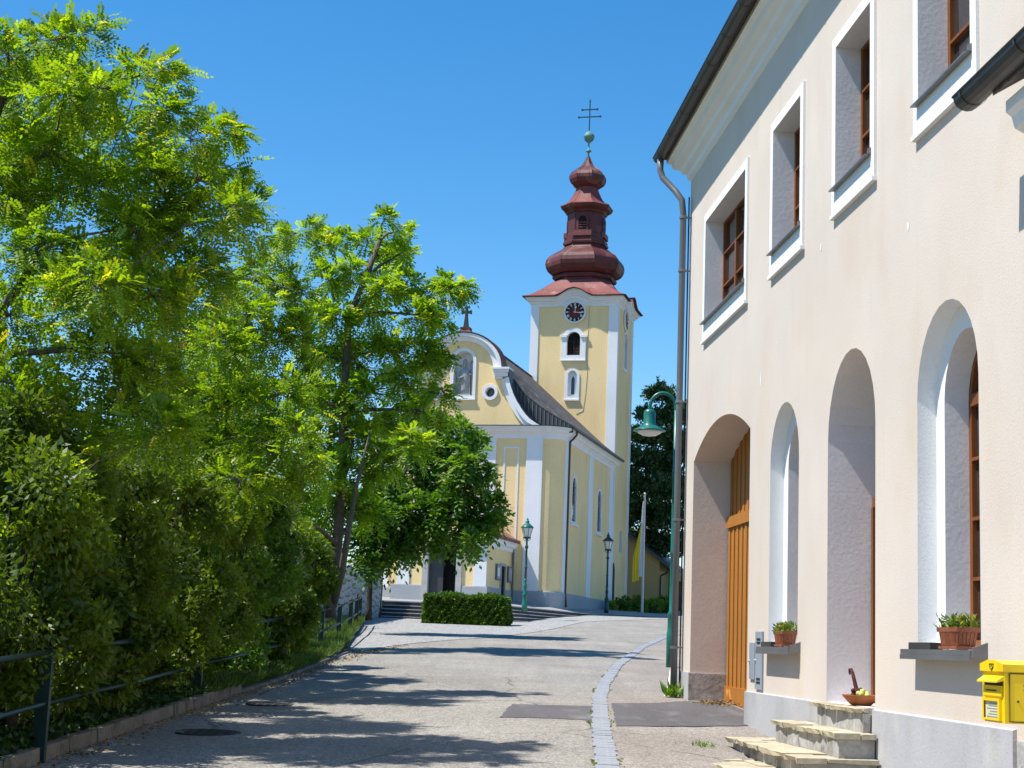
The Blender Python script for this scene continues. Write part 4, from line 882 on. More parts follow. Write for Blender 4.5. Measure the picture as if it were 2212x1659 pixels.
mb = MB(); sweep(mb, [(PX0, 0), (PX0, PY), (PX0 + .7, PY)], [(0, 2.45), (.06, 2.46), (.08, 2.6), (.2, 2.66), (.24, 2.8), (.30, 2.82), (.30, 2.9), (0, 2.92)]); mb.build('porch_cornice', 'church_white', ch)
mb = MB(); sweep(mb, [(PX1 - .9, PY), (PX1, PY), (PX1, 0)], [(0, 2.45), (.06, 2.46), (.08, 2.6), (.2, 2.66), (.24, 2.8), (.30, 2.82), (.30, 2.9), (0, 2.92)]); mb.build('porch_cornice', 'church_white', ch)
for a, b in ((2.22, 2.8), (-1.36, -.80)): MB().box(a, b, PY - .05, PY + .02, .665, 2.46).build('porch_pilaster', 'church_white', ch)
for a, b, c, d in ((-.20, .08, -.6, 2.27), (1.39, 1.65, -.6, 2.27), (-.20, 1.65, 2.27, 2.52)): MB().box(a, b, PY - .09, PY + .3, c, d).build('door_jamb', 'stone', ch)
MB().hexa([(-.26, PY - .2, 2.52), (1.71, PY - .2, 2.52), (1.71, PY + .1, 2.52), (-.26, PY + .1, 2.52), (-.30, PY - .26, 2.62), (1.75, PY - .26, 2.62), (1.75, PY + .1, 2.66), (-.30, PY + .1, 2.66)]).build('door_hood', 'stone', ch)
MB().box(.081, 1.389, PY + .6, PY + .62, -.6, 2.27).build('dark_doorway', 'dark', ch)
MB().box(.09, .75, PY + .12, PY + .17, -.35, 2.26).build('door_leaf', 'zinc_dark', ch)
mb = MB(); RG = 4.45
for sg, xe in ((1, PX1 + .36), (-1, PX0 - .36)):
    mb.hexa([(.6, PY + .1, RG), (xe, PY + .1, 2.86), (xe, .0, 2.86), (.6, 0, RG), (.6, PY + .1, RG + .12), (xe, PY + .1, 2.98), (xe, .0, 2.98), (.6, 0, RG + .12)])
mb.build('porch_roof', 'redtile', ch)
mb = MB(); mb.add([(PX0 - .2, PY - .08, 2.92), (.6, PY - .08, 4.6), (PX1 + .2, PY - .08, 2.92), (PX0 - .2, PY + .22, 2.92), (.6, PY + .22, 4.6), (PX1 + .2, PY + .22, 2.92), (PX0 - .2, PY - .08, 3.2), (.6, PY - .08, 4.95), (PX1 + .2, PY - .08, 3.2), (PX0 - .2, PY + .22, 3.2), (.6, PY + .22, 4.95), (PX1 + .2, PY + .22, 3.2)],
    [(0, 1, 7, 6), (1, 2, 8, 7), (5, 4, 10, 11), (4, 3, 9, 10), (6, 7, 10, 9), (7, 8, 11, 10), (2, 5, 11, 8), (3, 0, 6, 9), (0, 3, 4, 1), (1, 4, 5, 2)]); mb.build('porch_pediment', 'church_white', ch)
MB().bar((PX1 + .36, -.1, 2.99), (PX1 + .36, PY + .3, 2.99), .1, .06).build('porch_gutter', 'pipe', ch)
MB().tube([(PX1 + .3, -.15, 2.9), (PX1 + .08, -.12, 2.7), (PX1 + .08, -.12, -.2)], .045, 8).build('porch_downpipe', 'pipe', ch)
MB().box(PX1 - .25, PX1 - .2, -2.10, -1.35, -.5, 1.72).build('side_door', 'shutter', ch)
for a, b, c, d in ((-2.22, -2.10, -.5, 1.84), (-1.35, -1.23, -.5, 1.84), (-2.0999, -1.3501, 1.72, 1.84)): MB().box(PX1 - .02, PX1 + .05, a, b, c, d).build('side_door_jamb', 'stone', ch)
for a, b, n_, c_ in ((-3.1, -2.40, 'flag_white', 'boxgrey'), (-.95, -.25, 'stone', 'statue')):
    nbd = MB().box(PX1 + .01, PX1 + .09, a, b, 1.03, 1.76).build('notice_board', 'pipe', ch); MB().box(PX1 + .09, PX1 + .095, a + .05, b - .05, 1.08, 1.71).build('notice_sheet', c_, nbd)
    MB().box(PX1 + .096, PX1 + .099, a + .12, b - .2, 1.2, 1.6).build('poster', n_, nbd)

# tower
TX0, TX1, TY0, TY1, TZ = -.09, 4.94, 14.0, 19.0, 17.62; TCX, TCY = 2.43, 16.5
bel = arch(2.43, .39, 14.6, 15.58); slit = arch(2.42, .26, 12.22, 13.45)
tw = MB(); tw.sheet([(TX0, -.6), (TX1, -.6), (TX1, TZ), (TX0, TZ)], [bel, slit], fy(TY0))
sbel = arch(16.75, .45, 14.3, 15.9); tw.sheet([(TY0, -.6), (TY1, -.6), (TY1, TZ), (TY0, TZ)], [sbel, arch(16.9, .45, 3.6, 4.4)], fx(TX1))
tw.add([(TX1, TY1, -.6), (TX0, TY1, -.6), (TX0, TY1, TZ), (TX1, TY1, TZ)], [(0, 1, 2, 3)]); tw.add([(TX0, TY1, -.6), (TX0, TY0, -.6), (TX0, TY0, TZ), (TX0, TY1, TZ)], [(0, 1, 2, 3)])
tw.build('tower_wall', 'yellow', ch)
for a, b in ((TX0 - .05, TX0 + .43), (TX1 - .50, TX1 + .05)): MB().box(a, b, TY0 - .05, TY0 + .02, 5, TZ).build('tower_pilaster', 'church_white', ch)
MB().box(TX1 - .02, TX1 + .05, TY0 - .049, TY0 + .3, 0, TZ).build('tower_pilaster', 'church_white', ch); MB().box(TX1 - .02, TX1 + .05, TY1 - .45, TY1 + .05, 0, TZ).build('tower_pilaster', 'church_white', ch)
MB().box(TX0 - .05, TX0 + .02, TY0 + .02, TY0 + .45, 5, TZ).build('tower_pilaster', 'church_white', ch)
def side_pts(a, b, m): return [(a[0] + (b[0] - a[0]) * i / m, a[1] + (b[1] - a[1]) * i / m) for i in range(m)]
cs = [(TX0, TY0), (TX1, TY0), (TX1, TY1), (TX0, TY1)]; tp = []
for i in range(4): tp += side_pts(cs[i], cs[(i + 1) % 4], 24)
bump = lambda x, y: .48 * max(0, math.cos(min(abs((x - TCX) if (abs(y - TY0) < .01 or abs(y - TY1) < .01) else (y - TCY)) / 1.05, 1) * math.pi / 2)) ** 1.3
zo = [bump(*p) for p in tp]
mb = MB(); sweep(mb, tp, [(0, 17.45), (.06, 17.46), (.06, 17.60), (.12, 17.63), (.16, 17.72), (.26, 17.77), (.28, 17.86), (.35, 17.89), (.36, 17.99), (.0, 18.0)], True, zo); mb.build('tower_cornice', 'church_white', ch)
def octring(h, k, z, m=4, zf=None):
    v = [(h, -h * (k - 1)), (h, h * (k - 1)), (h * (k - 1), h), (-h * (k - 1), h), (-h, h * (k - 1)), (-h, -h * (k - 1)), (-h * (k - 1), -h), (h * (k - 1), -h)]; out = []
    for i in range(8):
        a, b = v[i], v[(i + 1) % 8]; mm_ = 16 if i % 2 == 0 else 3
        for j in range(mm_):
            t = j / mm_; x, y = a[0] + (b[0] - a[0]) * t, a[1] + (b[1] - a[1]) * t; out.append((TCX + x, TCY + y, z + (zf(x, y) if zf else 0)))
    return out
bz = lambda k_: (lambda x, y: k_ * .48 * max(0, math.cos(min((abs(x) if abs(y) > abs(x) else abs(y)) / 1.05, 1) * math.pi / 2)) ** 1.3)
mb = MB(); mb.loft([octring(3.02, 1.985, 17.99, zf=bz(1)), octring(3.05, 1.985, 18.03, zf=bz(1)), octring(2.62, 1.98, 18.22, zf=bz(.45)), octring(2.2, 1.92, 18.6, zf=bz(.1)), octring(1.9, 1.78, 18.98), octring(1.76, 1.6, 19.22)], True); mb.build('tower_roof', 'redmetal_pale', ch)
mb = MB(); mb.loft([octring(2.98, 1.985, 18.0, zf=bz(1)), octring(2.4, 1.98, 17.99, zf=bz(1))], True); mb.build('roof_soffit', 'shutter', ch)
K = 1.46
def sp(rows, name, m):
    mb = MB(); rows = [(h * (.93 if h > 1.6 else .96), z) for h, z in rows]; mb.loft([octring(h, K, z) for h, z in rows], True); o = mb.build(name, m, ch)
    rb = MB(); k1 = K - 1
    for a, b in ((1, -k1), (1, k1), (k1, 1), (-k1, 1), (-1, k1), (-1, -k1), (-k1, -1), (k1, -1)): rb.tube([(TCX + a * h, TCY + b * h, z) for h, z in rows], .022, 5, False)
    for q in (-.33, .33):
        for a, b in ((0, -1), (1, 0)): rb.tube([(TCX + (a * h if a else q * k1 * 2 * h), TCY + (b * h if b else q * k1 * 2 * h), z) for h, z in rows], .010, 4, False)
    rb.build('seam_ribs', m, o)['kind'] = 'stuff'; return o
sp([(1.80, 19.15), (1.74, 19.32), (1.72, 19.42), (1.84, 19.46), (1.90, 19.56), (1.88, 19.66), (1.80, 19.70)], 'spire_neck', 'redmetal')
sp([(1.78, 19.70), (1.98, 19.76), (2.18, 19.92), (2.30, 20.15), (2.34, 20.38), (2.28, 20.62), (2.12, 20.83), (1.85, 21.02), (1.55, 21.18), (1.30, 21.35), (1.20, 21.52), (1.18, 21.6)], 'onion_dome', 'redmetal')
sp([(1.18, 21.58), (1.28, 21.60), (1.30, 21.72), (1.24, 21.76), (1.24, 21.92), (1.16, 21.95), (1.14, 22.25), (1.08, 22.3), (1.08, 23.5), (1.16, 23.54), (1.20, 23.64), (1.42, 23.78), (1.48, 23.90), (1.50, 23.95)], 'lantern', 'redmetal')
sp([(1.52, 23.94), (1.52, 23.98), (1.22, 24.12), (.98, 24.38), (.80, 24.70), (.66, 25.02), (.60, 25.2)], 'lantern_roof', 'redmetal_pale')
sp([(.58, 25.18), (.72, 25.27), (.95, 25.45), (1.05, 25.68), (1.05, 25.88), (.94, 26.10), (.70, 26.30), (.46, 26.48), (.30, 26.68), (.17, 26.92), (.08, 27.15)], 'upper_onion', 'redmetal')
for k_ in range(4):                                       # lantern louvre windows on the four broad faces
    rot = Matrix.Translation((TCX, TCY, 0)) @ Matrix.Rotation(k_ * math.pi / 2, 4, 'Z')
    w = MB(); al = arch(0, .24, 22.42, 23.0); w.sheet(al, [], lambda u, v: (u, -1.085, v)); lo = w.build('lantern_opening', 'dark', ch); lo.matrix_local = rot
    w = MB(); ao = arch(0, .34, 22.34, 23.0); w.sheet(ao, [al], lambda u, v: (u, -1.12, v)); w.strip([(p[0], -1.08, p[1]) for p in ao], [(p[0], -1.12, p[1]) for p in ao]); w.build('opening_frame', 'redmetal', lo)
    w = MB()
    for z in (22.55, 22.7, 22.85): w.box(-.22, .22, -1.10, -1.087, z - .025, z + .025)
    w.build('louvre', 'redmetal_pale', lo)
    w = MB(); w.box(-.56, .56, -1.24, -1.05, 22.02, 22.34); w.build('parapet', 'redmetal_pale', lo)
MB().lathe([(.09, 27.1), (.05, 27.3), (.05, 27.42), (.17, 27.50), (.15, 27.56), (.05, 27.62), (.045, 28.0), (.12, 28.08), (.26, 28.2), (.33, 28.40), (.335, 28.43), (.29, 28.55), (.17, 28.68), (.05, 28.74), (.03, 28.8)], (TCX, TCY, 0), 20).build('copper_ball', 'copper', ch, True)
cx_ = MB(); cx_.bar((TCX, TCY, 28.7), (TCX, TCY, 30.65), .06, .06); cx_.bar((TCX - .66, TCY, 29.67), (TCX + .66, TCY, 29.67), .05, .06); cx_.bar((TCX - .46, TCY, 30.13), (TCX + .46, TCY, 30.13), .05, .06)
for x, z in ((-.66, 29.67), (.66, 29.67), (-.46, 30.13), (.46, 30.13)): cx_.box(TCX + x - .05, TCX + x + .05, TCY - .05, TCY + .05, z - .05, z + .05)
cx_.lathe([(.02, 30.6), (.06, 30.66), (.005, 30.82)], (TCX, TCY, 0), 6); cx_.build('double_cross', 'teal_dark', ch)
# clocks
NUM = ['XII', 'I', 'II', 'III', 'IIII', 'V', 'VI', 'VII', 'VIII', 'IX', 'X', 'XI']
def clock(rot):
    c = MB(); n = 40; ci = lambda r, y: [(r * math.cos(t), y, r * math.sin(t)) for t in np.linspace(0, 2 * math.pi, n + 1)[:-1]]
    c.loft([ci(.63, .0), ci(.66, -.07), ci(.60, -.10), ci(.555, -.06)], True); co = c.build('clock', 'church_white', ch); co.matrix_local = rot
    d = MB(); d.loft([ci(.56, -.045), ci(.345, -.045)], True); d.build('dial_ring', 'clock_black', co)
    d = MB(); d.add(ci(.346, -.044), [tuple(range(n))]); d.build('dial_centre', 'clock_red', co)
    def stroke(a, b, w=.022): nm_.bar((a[0], -.052, a[1]), (b[0], -.052, b[1]), w, .008, (0, 1, 0))
    for i, s in enumerate(NUM):
        nm_ = MB(); t = math.pi / 2 - i * math.pi / 6; wd = {'I': .034, 'V': .055, 'X': .055}; tot = sum(wd[q] for q in s); x = -tot / 2; r_ = np.array([math.cos(t), math.sin(t)]); u_ = np.array([math.sin(t), -math.cos(t)])
        P_ = lambda a, h: r_ * (.45 + h) + u_ * a
        for q in s:
            m_ = x + wd[q] / 2
            if q == 'I': stroke(P_(m_, -.072), P_(m_, .072), .024)
            elif q == 'V': stroke(P_(m_ - .024, .072), P_(m_, -.072)); stroke(P_(m_ + .024, .072), P_(m_, -.072))
            else: stroke(P_(m_ - .024, .072), P_(m_ + .024, -.072)); stroke(P_(m_ + .024, .072), P_(m_ - .024, -.072))
            x += wd[q]
        nm_.build('numeral', 'clock_white', co)
    def hand(deg, L_, w, name):
        t = math.pi / 2 - R(deg); r_ = np.array([math.cos(t), math.sin(t)]); u_ = np.array([math.sin(t), -math.cos(t)]); h = MB()
        pts = [r_ * -.06 + u_ * .02, r_ * L_ * .6 + u_ * .018, r_ * L_ * .68 + u_ * w, r_ * L_, r_ * L_ * .68 - u_ * w, r_ * L_ * .6 - u_ * .018, r_ * -.06 - u_ * .02]
        h.add([(p[0], -.075, p[1]) for p in pts] + [(p[0], -.065, p[1]) for p in pts], [tuple(range(7)), tuple(range(13, 6, -1))] + [(i, 7 + i, 7 + (i + 1) % 7, (i + 1) % 7) for i in range(7)]); h.build(name, 'clock_white', co)
    hand(8, .38, .075, 'hour_hand'); hand(97, .47, .05, 'minute_hand')
MB().sheet(arch(2.43, 1.0, 17.5, 17.6, .5), [], fy(TY0 - .006)).build('clock_tympanum', 'church_white', ch); MB().sheet(arch(TCY, 1.0, 17.5, 17.6, .5), [], fx(TX1 + .006)).build('clock_tympanum', 'church_white', ch)
clock(Matrix.Translation((2.45, TY0 - .02, 17.12)))
clock(Matrix.Translation((TX1 + .02, TCY, 17.12)) @ Matrix.Rotation(math.pi / 2, 4, 'Z'))
# belfry window, slit window
w = MB(); bo_ = [(1.72, 14.32), (3.14, 14.32), (3.14, 15.62), (3.19, 15.64), (3.19, 15.78), (3.02, 15.80)] + [(2.43 + .62 * math.cos(t), 15.66 + .55 * math.sin(t)) for t in np.linspace(.35, math.pi - .35, 12)] + [(1.84, 15.80), (1.67, 15.78), (1.67, 15.64), (1.72, 15.62)]
w.sheet(bo_, [bel], fy(TY0 - .08)); w.strip([(p[0], TY0, p[1]) for p in bo_], [(p[0], TY0 - .08, p[1]) for p in bo_]); w.strip([(p[0], TY0 - .08, p[1]) for p in bel], [(p[0], TY0 + .25, p[1]) for p in bel]); wo_ = w.build('belfry_window', 'church_white', ch)
MB().sheet(bel, [], fy(TY0 + .24)).build('dark_back', 'dark', wo_)
MB().box(1.64, 2.03, TY0 - .15, TY0 - .081, 15.64, 15.78).build('capital', 'church_white', wo_); MB().box(2.83, 3.22, TY0 - .15, TY0 - .081, 15.64, 15.78).build('capital', 'church_white', wo_)
for x in (2.06, 2.45):
    lv = MB()
    for z in np.arange(14.66, 15.5, .085): lv.hexa([(x, TY0 + .10, z), (x + .35, TY0 + .10, z), (x + .35, TY0 + .17, z + .05), (x, TY0 + .17, z + .05), (x, TY0 + .10, z + .015), (x + .35, TY0 + .10, z + .015), (x + .35, TY0 + .17, z + .065), (x, TY0 + .17, z + .065)])
    lv.build('louvre_shutter', 'shutter', wo_)
MB().box(2.405, 2.455, TY0 + .08, TY0 + .18, 14.6, 15.55).build('mullion', 'shutter', wo_)
MB().box(1.70, 3.16, TY0 - .13, TY0 - .0, 14.27, 14.33).build('sill', 'church_white', wo_)
w = MB(); so = arch(2.42, .42, 12.04, 13.42, .42); w.sheet(so, [slit], fy(TY0 - .05)); w.strip([(p[0], TY0, p[1]) for p in so], [(p[0], TY0 - .05, p[1]) for p in so]); w.strip([(p[0], TY0 - .05, p[1]) for p in slit], [(p[0], TY0 + .2, p[1]) for p in slit])
lance = [(2.32, 12.36), (2.52, 12.36), (2.52, 13.25), (2.42, 13.45), (2.32, 13.25)]; w.sheet(slit, [lance], fy(TY0 + .2)); wo_ = w.build('slit_window', 'church_white', ch); MB().sheet(lance, [], fy(TY0 + .26)).build('pane', 'glass', wo_)
MB().box(1.98, 2.86, TY0 - .11, TY0, 11.97, 12.05).build('sill', 'church_white', wo_)
w = MB(); so = arch(16.75, .60, 14.1, 15.9); w.sheet(so, [sbel], fx(TX1 + .05)); w.strip([(TX1, p[0], p[1]) for p in so], [(TX1 + .05, p[0], p[1]) for p in so]); w.strip([(TX1 + .05, p[0], p[1]) for p in sbel], [(TX1 - .25, p[0], p[1]) for p in sbel]); wo_ = w.build('belfry_window', 'church_white', ch); MB().sheet(sbel, [], fx(TX1 - .24)).build('louvre_shutter', 'shutter', wo_)
w = MB(); i_ = arch(16.9, .45, 3.6, 4.4); w.strip([(TX1, p[0], p[1]) for p in i_], [(TX1 - .25, p[0], p[1]) for p in i_]); wo_ = w.build('tower_base_window', 'church_white', ch); MB().sheet(i_, [], fx(TX1 - .24)).build('pane', 'glass', wo_)
MB().sheet(arch(14.75, .5, -.3, 2.4), [], fx(TX1 + .004)).build('tower_door', 'shutter', ch)
MB().tube([(3.3, TY0 - .01, 17.45), (3.25, TY0 - .01, 15.5), (3.2, TY0 - .01, 14.5), (3.28, TY0 - .01, 13.6), (3.22, TY0 - .01, 12.4), (3.1, TY0 - .01, 11.4), (2.7, TY0 - .01, 11.2)], .012, 4).build('lightning_wire', 'statue', ch)
# annex behind the tower
an = MB(); an.sheet([(4.9, -.8), (6.85, -.8), (6.85, 3.35), (4.95, 4.95), (4.9, 4.95)], [], fy(19.3)); an.add([(6.85, 19.3, -.8), (6.85, 27, -.8), (6.85, 27, 3.35), (6.85, 19.3, 3.35)], [(0, 1, 2, 3)]); an.build('annex_wall', 'yellow_shaded', ch)
MB().hexa([(3.6, 18.9, 5.75), (7.5, 18.9, 2.85), (7.5, 27, 2.85), (3.6, 27, 5.75), (3.6, 18.9, 5.95), (7.5, 18.9, 3.02), (7.5, 27, 3.02), (3.6, 27, 5.95)]).build('annex_roof', 'zinc_dark', ch)
MB().tube([(7.4, 18.95, 2.9), (7.3, 19.1, 2.6), (6.95, 19.2, 2.45), (6.92, 19.25, 2.2), (6.92, 19.25, -.4)], .05, 6).build('annex_downpipe', 'iron', ch)
wing = MB(); wing.box(6.9, 13, 23, 29, -.8, 3.0); wing.build('wing_wall', 'yellow', ch)
for x in (7.3, 8.0, 8.7): MB().box(x, x + .3, 22.95, 23.02, .3, 2.3).build('wing_window', 'glass', ch); MB().box(x - .22, x - .06, 22.85, 22.999, -.8, 2.7).build('wing_post', 'church_white', ch)

# ================================================================== street furniture
def old_lamp(loc, h, lab, dark):
    e = empty('street_lamp', lab, 'street lamp', loc, CROT, 'old lantern street lamps before the church'); m = 'teal_dark' if dark else 'teal'; k = h / 3.7
    P = lambda prof: [(r, z * k) for r, z in prof]
    MB().lathe(P([(.12, -.25), (.12, .10), (.10, .14), (.09, .42), (.115, .46), (.10, .52), (.068, .58), (.065, .78), (.088, .82), (.088, .86), (.058, .92), (.055, 1.05), (.075, 1.1), (.05, 1.16)]), n=14).build('base', m, e, True)
    MB().lathe(P([(.055, 1.1), (.05, 1.6), (.065, 1.62), (.065, 1.66), (.05, 1.68), (.045, 2.45), (.075, 2.48), (.075, 2.55), (.045, 2.6), (.04, 2.80), (.06, 2.84), (.04, 2.9)]), n=12).build('shaft', 'teal_dark', e, True)
    b = MB(); b.lathe(P([(.05, 2.86), (.14, 2.90), (.17, 2.95), (.05, 2.97)]), n=12)
    for t in np.linspace(0, 2 * math.pi, 5)[:-1]: b.tube([(.05 * math.cos(t), .05 * math.sin(t), 2.78 * k), (.14 * math.cos(t), .14 * math.sin(t), 2.84 * k), (.16 * math.cos(t), .16 * math.sin(t), 2.96 * k)], .014, 5)
    b.build('bracket', 'teal_dark', e)
    MB().lathe(P([(.13, 2.96), (.225, 3.34), (.225, 3.36)]), n=6).build('lantern_glass', 'lampglass', e)
    b = MB()
    for t in np.linspace(0, 2 * math.pi, 7)[:-1]: b.bar((.135 * math.cos(t), .135 * math.sin(t), 2.96 * k), (.235 * math.cos(t), .235 * math.sin(t), 3.35 * k), .018, .018)
    b.build('lantern_frame', 'teal_dark', e)
    MB().lathe(P([(.27, 3.34), (.28, 3.37), (.22, 3.44), (.12, 3.53), (.075, 3.56), (.085, 3.6), (.075, 3.66), (.03, 3.68), (.045, 3.72), (.01, 3.80)]), n=12).build('lantern_cap', m, e, True)
    return e
p_ = at(1133, 1309, 66.6); old_lamp((p_[0], p_[1], 3.20), 3.55, 'teal lantern street lamp at the top of the church steps, nearer of two', False)
p_ = at(1310, 1311, 80.); old_lamp((p_[0], p_[1], p_[2] - .1), 3.7, 'darker lantern street lamp standing against the church side wall', True)

gl_ = empty('street_lamp', 'teal gooseneck street lamp curving over beside the house downpipe', 'street lamp')
gp = at(1449, 1440, 33.); gl_.location = (gp[0], gp[1], zroad(33.)); top_z = at(1437, 850, 33.)[2] - zroad(33.)
MB().lathe([(.10, -.1), (.10, .7), (.085, .74), (.085, 1.05), (.10, 1.08), (.06, 1.14), (.055, 2.3), (.07, 2.32), (.055, 2.36), (.05, 4.0), (.06, 4.02), (.045, 4.06), (.042, top_z - .35)], n=14).build('pole', 'teal', gl_, True)
hp = at(1403, 915, 33.); hx, hz = hp[0] - gp[0], hp[2] - zroad(33.)
rr = abs(hx) / 2
neck = [(0, 0, top_z - .4)] + [(-rr + rr * math.cos(t), 0, top_z - .32 + .33 * math.sin(t)) for t in np.linspace(0, math.pi, 11)] + [(-2 * rr, 0, hz + .25)]
MB().tube(neck, .038, 10).build('gooseneck', 'teal', gl_, True)
MB().lathe([(.07, .30), (.11, .27), (.125, .22), (.125, .02), (.14, .0), (.14, -.03), (.18, -.06), (.25, -.10), (.33, -.135), (.345, -.155), (.30, -.155), (.05, -.12)], (-2 * rr, 0, hz), 24).build('lamp_shade', 'teal', gl_, True)
MB().lathe([(.27, -.15), (.24, -.20), (.15, -.25), (.02, -.27)], (-2 * rr, 0, hz), 20).build('lamp_glass', 'lampglass', gl_, True)

fl = empty('flagpole', 'slim grey flagpole with a hanging yellow and white flag before the evergreen tree', 'flagpole'); fp = at(1387, 1322, 84.); fl.location = fp
ft = at(1397, 1068, 84.); H_ = ft[2] - fp[2]
MB().lathe([(.075, -.3), (.07, 0), (.05, H_), (.07, H_ + .02), (.05, H_ + .08), (.005, H_ + .1)], n=12).build('pole', 'pole', fl, True)
def flag_part(x0, x1, z_top, z_bot, m, ph):
    mb = MB(); rows_ = []
    for j in range(15):
        t = j / 14; z = z_top + (z_bot - z_top) * t; wdt = .25 + .75 * min(1, t * 1.7)
        rows_.append([(-(x0 + (x1 - x0) * i / 8) * wdt - .05, .07 * math.sin(5 * i / 8 * 3 + ph + t * 2) * wdt, z - .25 * i / 8 * (x1)) for i in range(9)])
    mb.loft(rows_, False); return mb.build('flag_cloth', m, fl, True)
flag_part(.0, .20, H_ - .35, H_ - 4.3, 'flag_white', 0); flag_part(.17, .50, H_ - 1.5, H_ - 4.5, 'flag_yellow', 1)

# railing along the left verge
rl_ = empty('railing', 'dark green two rail steel railing running along the overgrown left verge', 'railing')
posts = [(-3.94, 8.0), (-3.92, 14.0), (-3.84, 20.6), (-3.72, 27.2), (-3.9, 34.8), (-4.1, 40.5), (-4.25, 45), (-4.5, 49.5), (-4.8, 54)]
for x, y in posts:
    z = zs(x, y) + .1; po = MB(); po.hexa([(x - .055, y - .035, z - .15), (x + .055, y - .035, z - .15), (x + .055, y + .035, z - .15), (x - .055, y + .035, z - .15), (x - .055, y - .035, z + .87), (x + .055, y - .035, z + .87), (x + .055, y + .035, z + .87), (x - .055, y + .035, z + .87)]); po.build('post', 'rail', rl_)
for h in (.84, .40):
    for (a, b) in zip(posts[:-1], posts[1:]):
        pa, pb = Vector((a[0] + .02, a[1] + .036, zs(*a) + .1 + h)), Vector((b[0] + .02, b[1] - .036, zs(*b) + .1 + h)); MB().tube([pa, pa.lerp(pb, .5) - Vector((0, 0, .012)), pb], .024, 8).build('rail', 'rail', rl_, True)

# rubble wall with capped end pier beside the steps
wl = empty('rubble_wall', 'low wall of pale rubble stones with a capped pier left of the church steps', 'wall', (-5.3, 60, zroad(60)))
cw = MB(); cw.hexa([(-1.1, -7.5, -.6), (-.5, -7.5, -.6), (.22, 5.6, -.3), (-.4, 5.6, -.3), (-1.1, -7.5, 1.2), (-.5, -7.5, 1.2), (.22, 5.6, 2.4), (-.4, 5.6, 2.4)]); cw.build('core', 'mortar', wl)
def stone_mesh(seed):
    rs = random.Random(seed); mb = MB(); v = []
    for z in (-.5, .5):
        for a, b in ((-.5, -.5), (.5, -.5), (.5, .5), (-.5, .5)): v.append((a * rs.uniform(.75, 1), b * rs.uniform(.75, 1), z * rs.uniform(.75, 1)))
    m = len(v); mb.hexa(v); mb2 = MB()
    bmx = __import__('bmesh').new(); me = bpy.data.meshes.new('stone'); me.from_pydata(mb.v, [], mb.f); bmx.from_mesh(me); __import__('bmesh').ops.bevel(bmx, geom=bmx.edges[:], offset=.16, segments=1, affect='EDGES'); bmx.to_mesh(me); bmx.free(); me.materials.append(M['rubble']); return me
sms = [stone_mesh(i) for i in range(6)]
def stone(loc, size, rz):
    o = bpy.data.objects.new('stone', random.choice(sms)); col.objects.link(o); o.parent = wl; o.location = loc; o.scale = size; o.rotation_euler = (random.uniform(-.12, .12), random.uniform(-.12, .12), rz)
y = -7.4
while y < 5.4:
    t = (y + 7.5) / 13.1; x = -.5 + .72 * t; zb_, zt_ = -.5 + .2 * t, 1.2 + 1.2 * t; z = zb_; w_ = random.uniform(.42, .6)
    while z < zt_ + .05:
        h = random.uniform(.2, .34); stone((x + .02, y + w_ / 2 + random.uniform(-.08, .08), z + h / 2), (.26, w_ * random.uniform(.9, 1.1), h * 1.05), -.055); z += h
    y += w_ * .97
x = -.4
while x < .2:                                             # stones on the wall's near end
    z = -.5
    while z < 1.2: h = random.uniform(.2, .32); stone((x - .6, -7.5, z + h / 2), (.3, .2, h), 0); z += h
    x += .32
pr = MB(); pr.box(.0, .34, 5.3, 5.65, -.4, 2.5); pr.build('pier', 'stone', wl); MB().hexa([(-.12, 5.1, 2.5), (.46, 5.1, 2.5), (.46, 5.8, 2.5), (-.12, 5.8, 2.5), (-.08, 5.15, 2.62), (.42, 5.15, 2.62), (.42, 5.75, 2.62), (-.08, 5.75, 2.62)]).build('pier_cap', 'mortar', wl)
hr = MB(); hr.tube([(.18, -3.5, .75), (.25, 0, 1.0), (.5, 4.3, 1.35), (.55, 4.5, 1.2)], .028, 8)
for y, z in ((-3.5, .75), (0, 1.0), (3.8, 1.32)): hr.tube([(.18 + (y + 3.5) * .04, y, z), (.12 + (y + 3.5) * .04, y, -.1)], .022, 6)
hr.build('handrail', 'rail', wl)

# ================================================================== vegetation
def blobs_px(lst, Y, jit=.8, rs=random.Random(3)):
    out = []
    for t in lst:
        x, y, r = t[:3]; yy = Y + (t[3] if len(t) > 3 else rs.uniform(-jit, jit)); out.append((at(x, y, yy), r / FPX * yy))
    return out
def tree(name, lab, base, trunk, blobs, r0, bark, lmat, twigs, per, leaf, up=.15, yel=.03, twig_r=.006, seed=1, extra_trunk=None, lo=0., hi=.8, group=None):
    e = empty(name, lab, 'tree', base, 0, group); b = np.array(base)
    bl = [(np.array(c) - b, r) for c, r in blobs]
    limb_tree(e, base, [np.array(p) - b for p in trunk], bl, r0, bark, seed=seed)
    if extra_trunk: MB().tube([np.array(p) - b for p in extra_trunk], [r0 * .75, r0 * .65, r0 * .5, r0 * .3, r0 * .12][:len(extra_trunk)], 9).build('second_trunk', bark, e, True)
    pos, dr_, seg = spray_crown(bl, twigs, per, .2, up)
    twig_mesh(seg, twig_r, bark, e)
    length, pairs, lw, ll, droop = leaf
    q = compound_leaves(pos, dr_, length, pairs, lw, ll, droop)
    leaf_object('crown', q, tints(len(q), 2 * pairs + 1, lo, hi, yel), lmat, e); return e

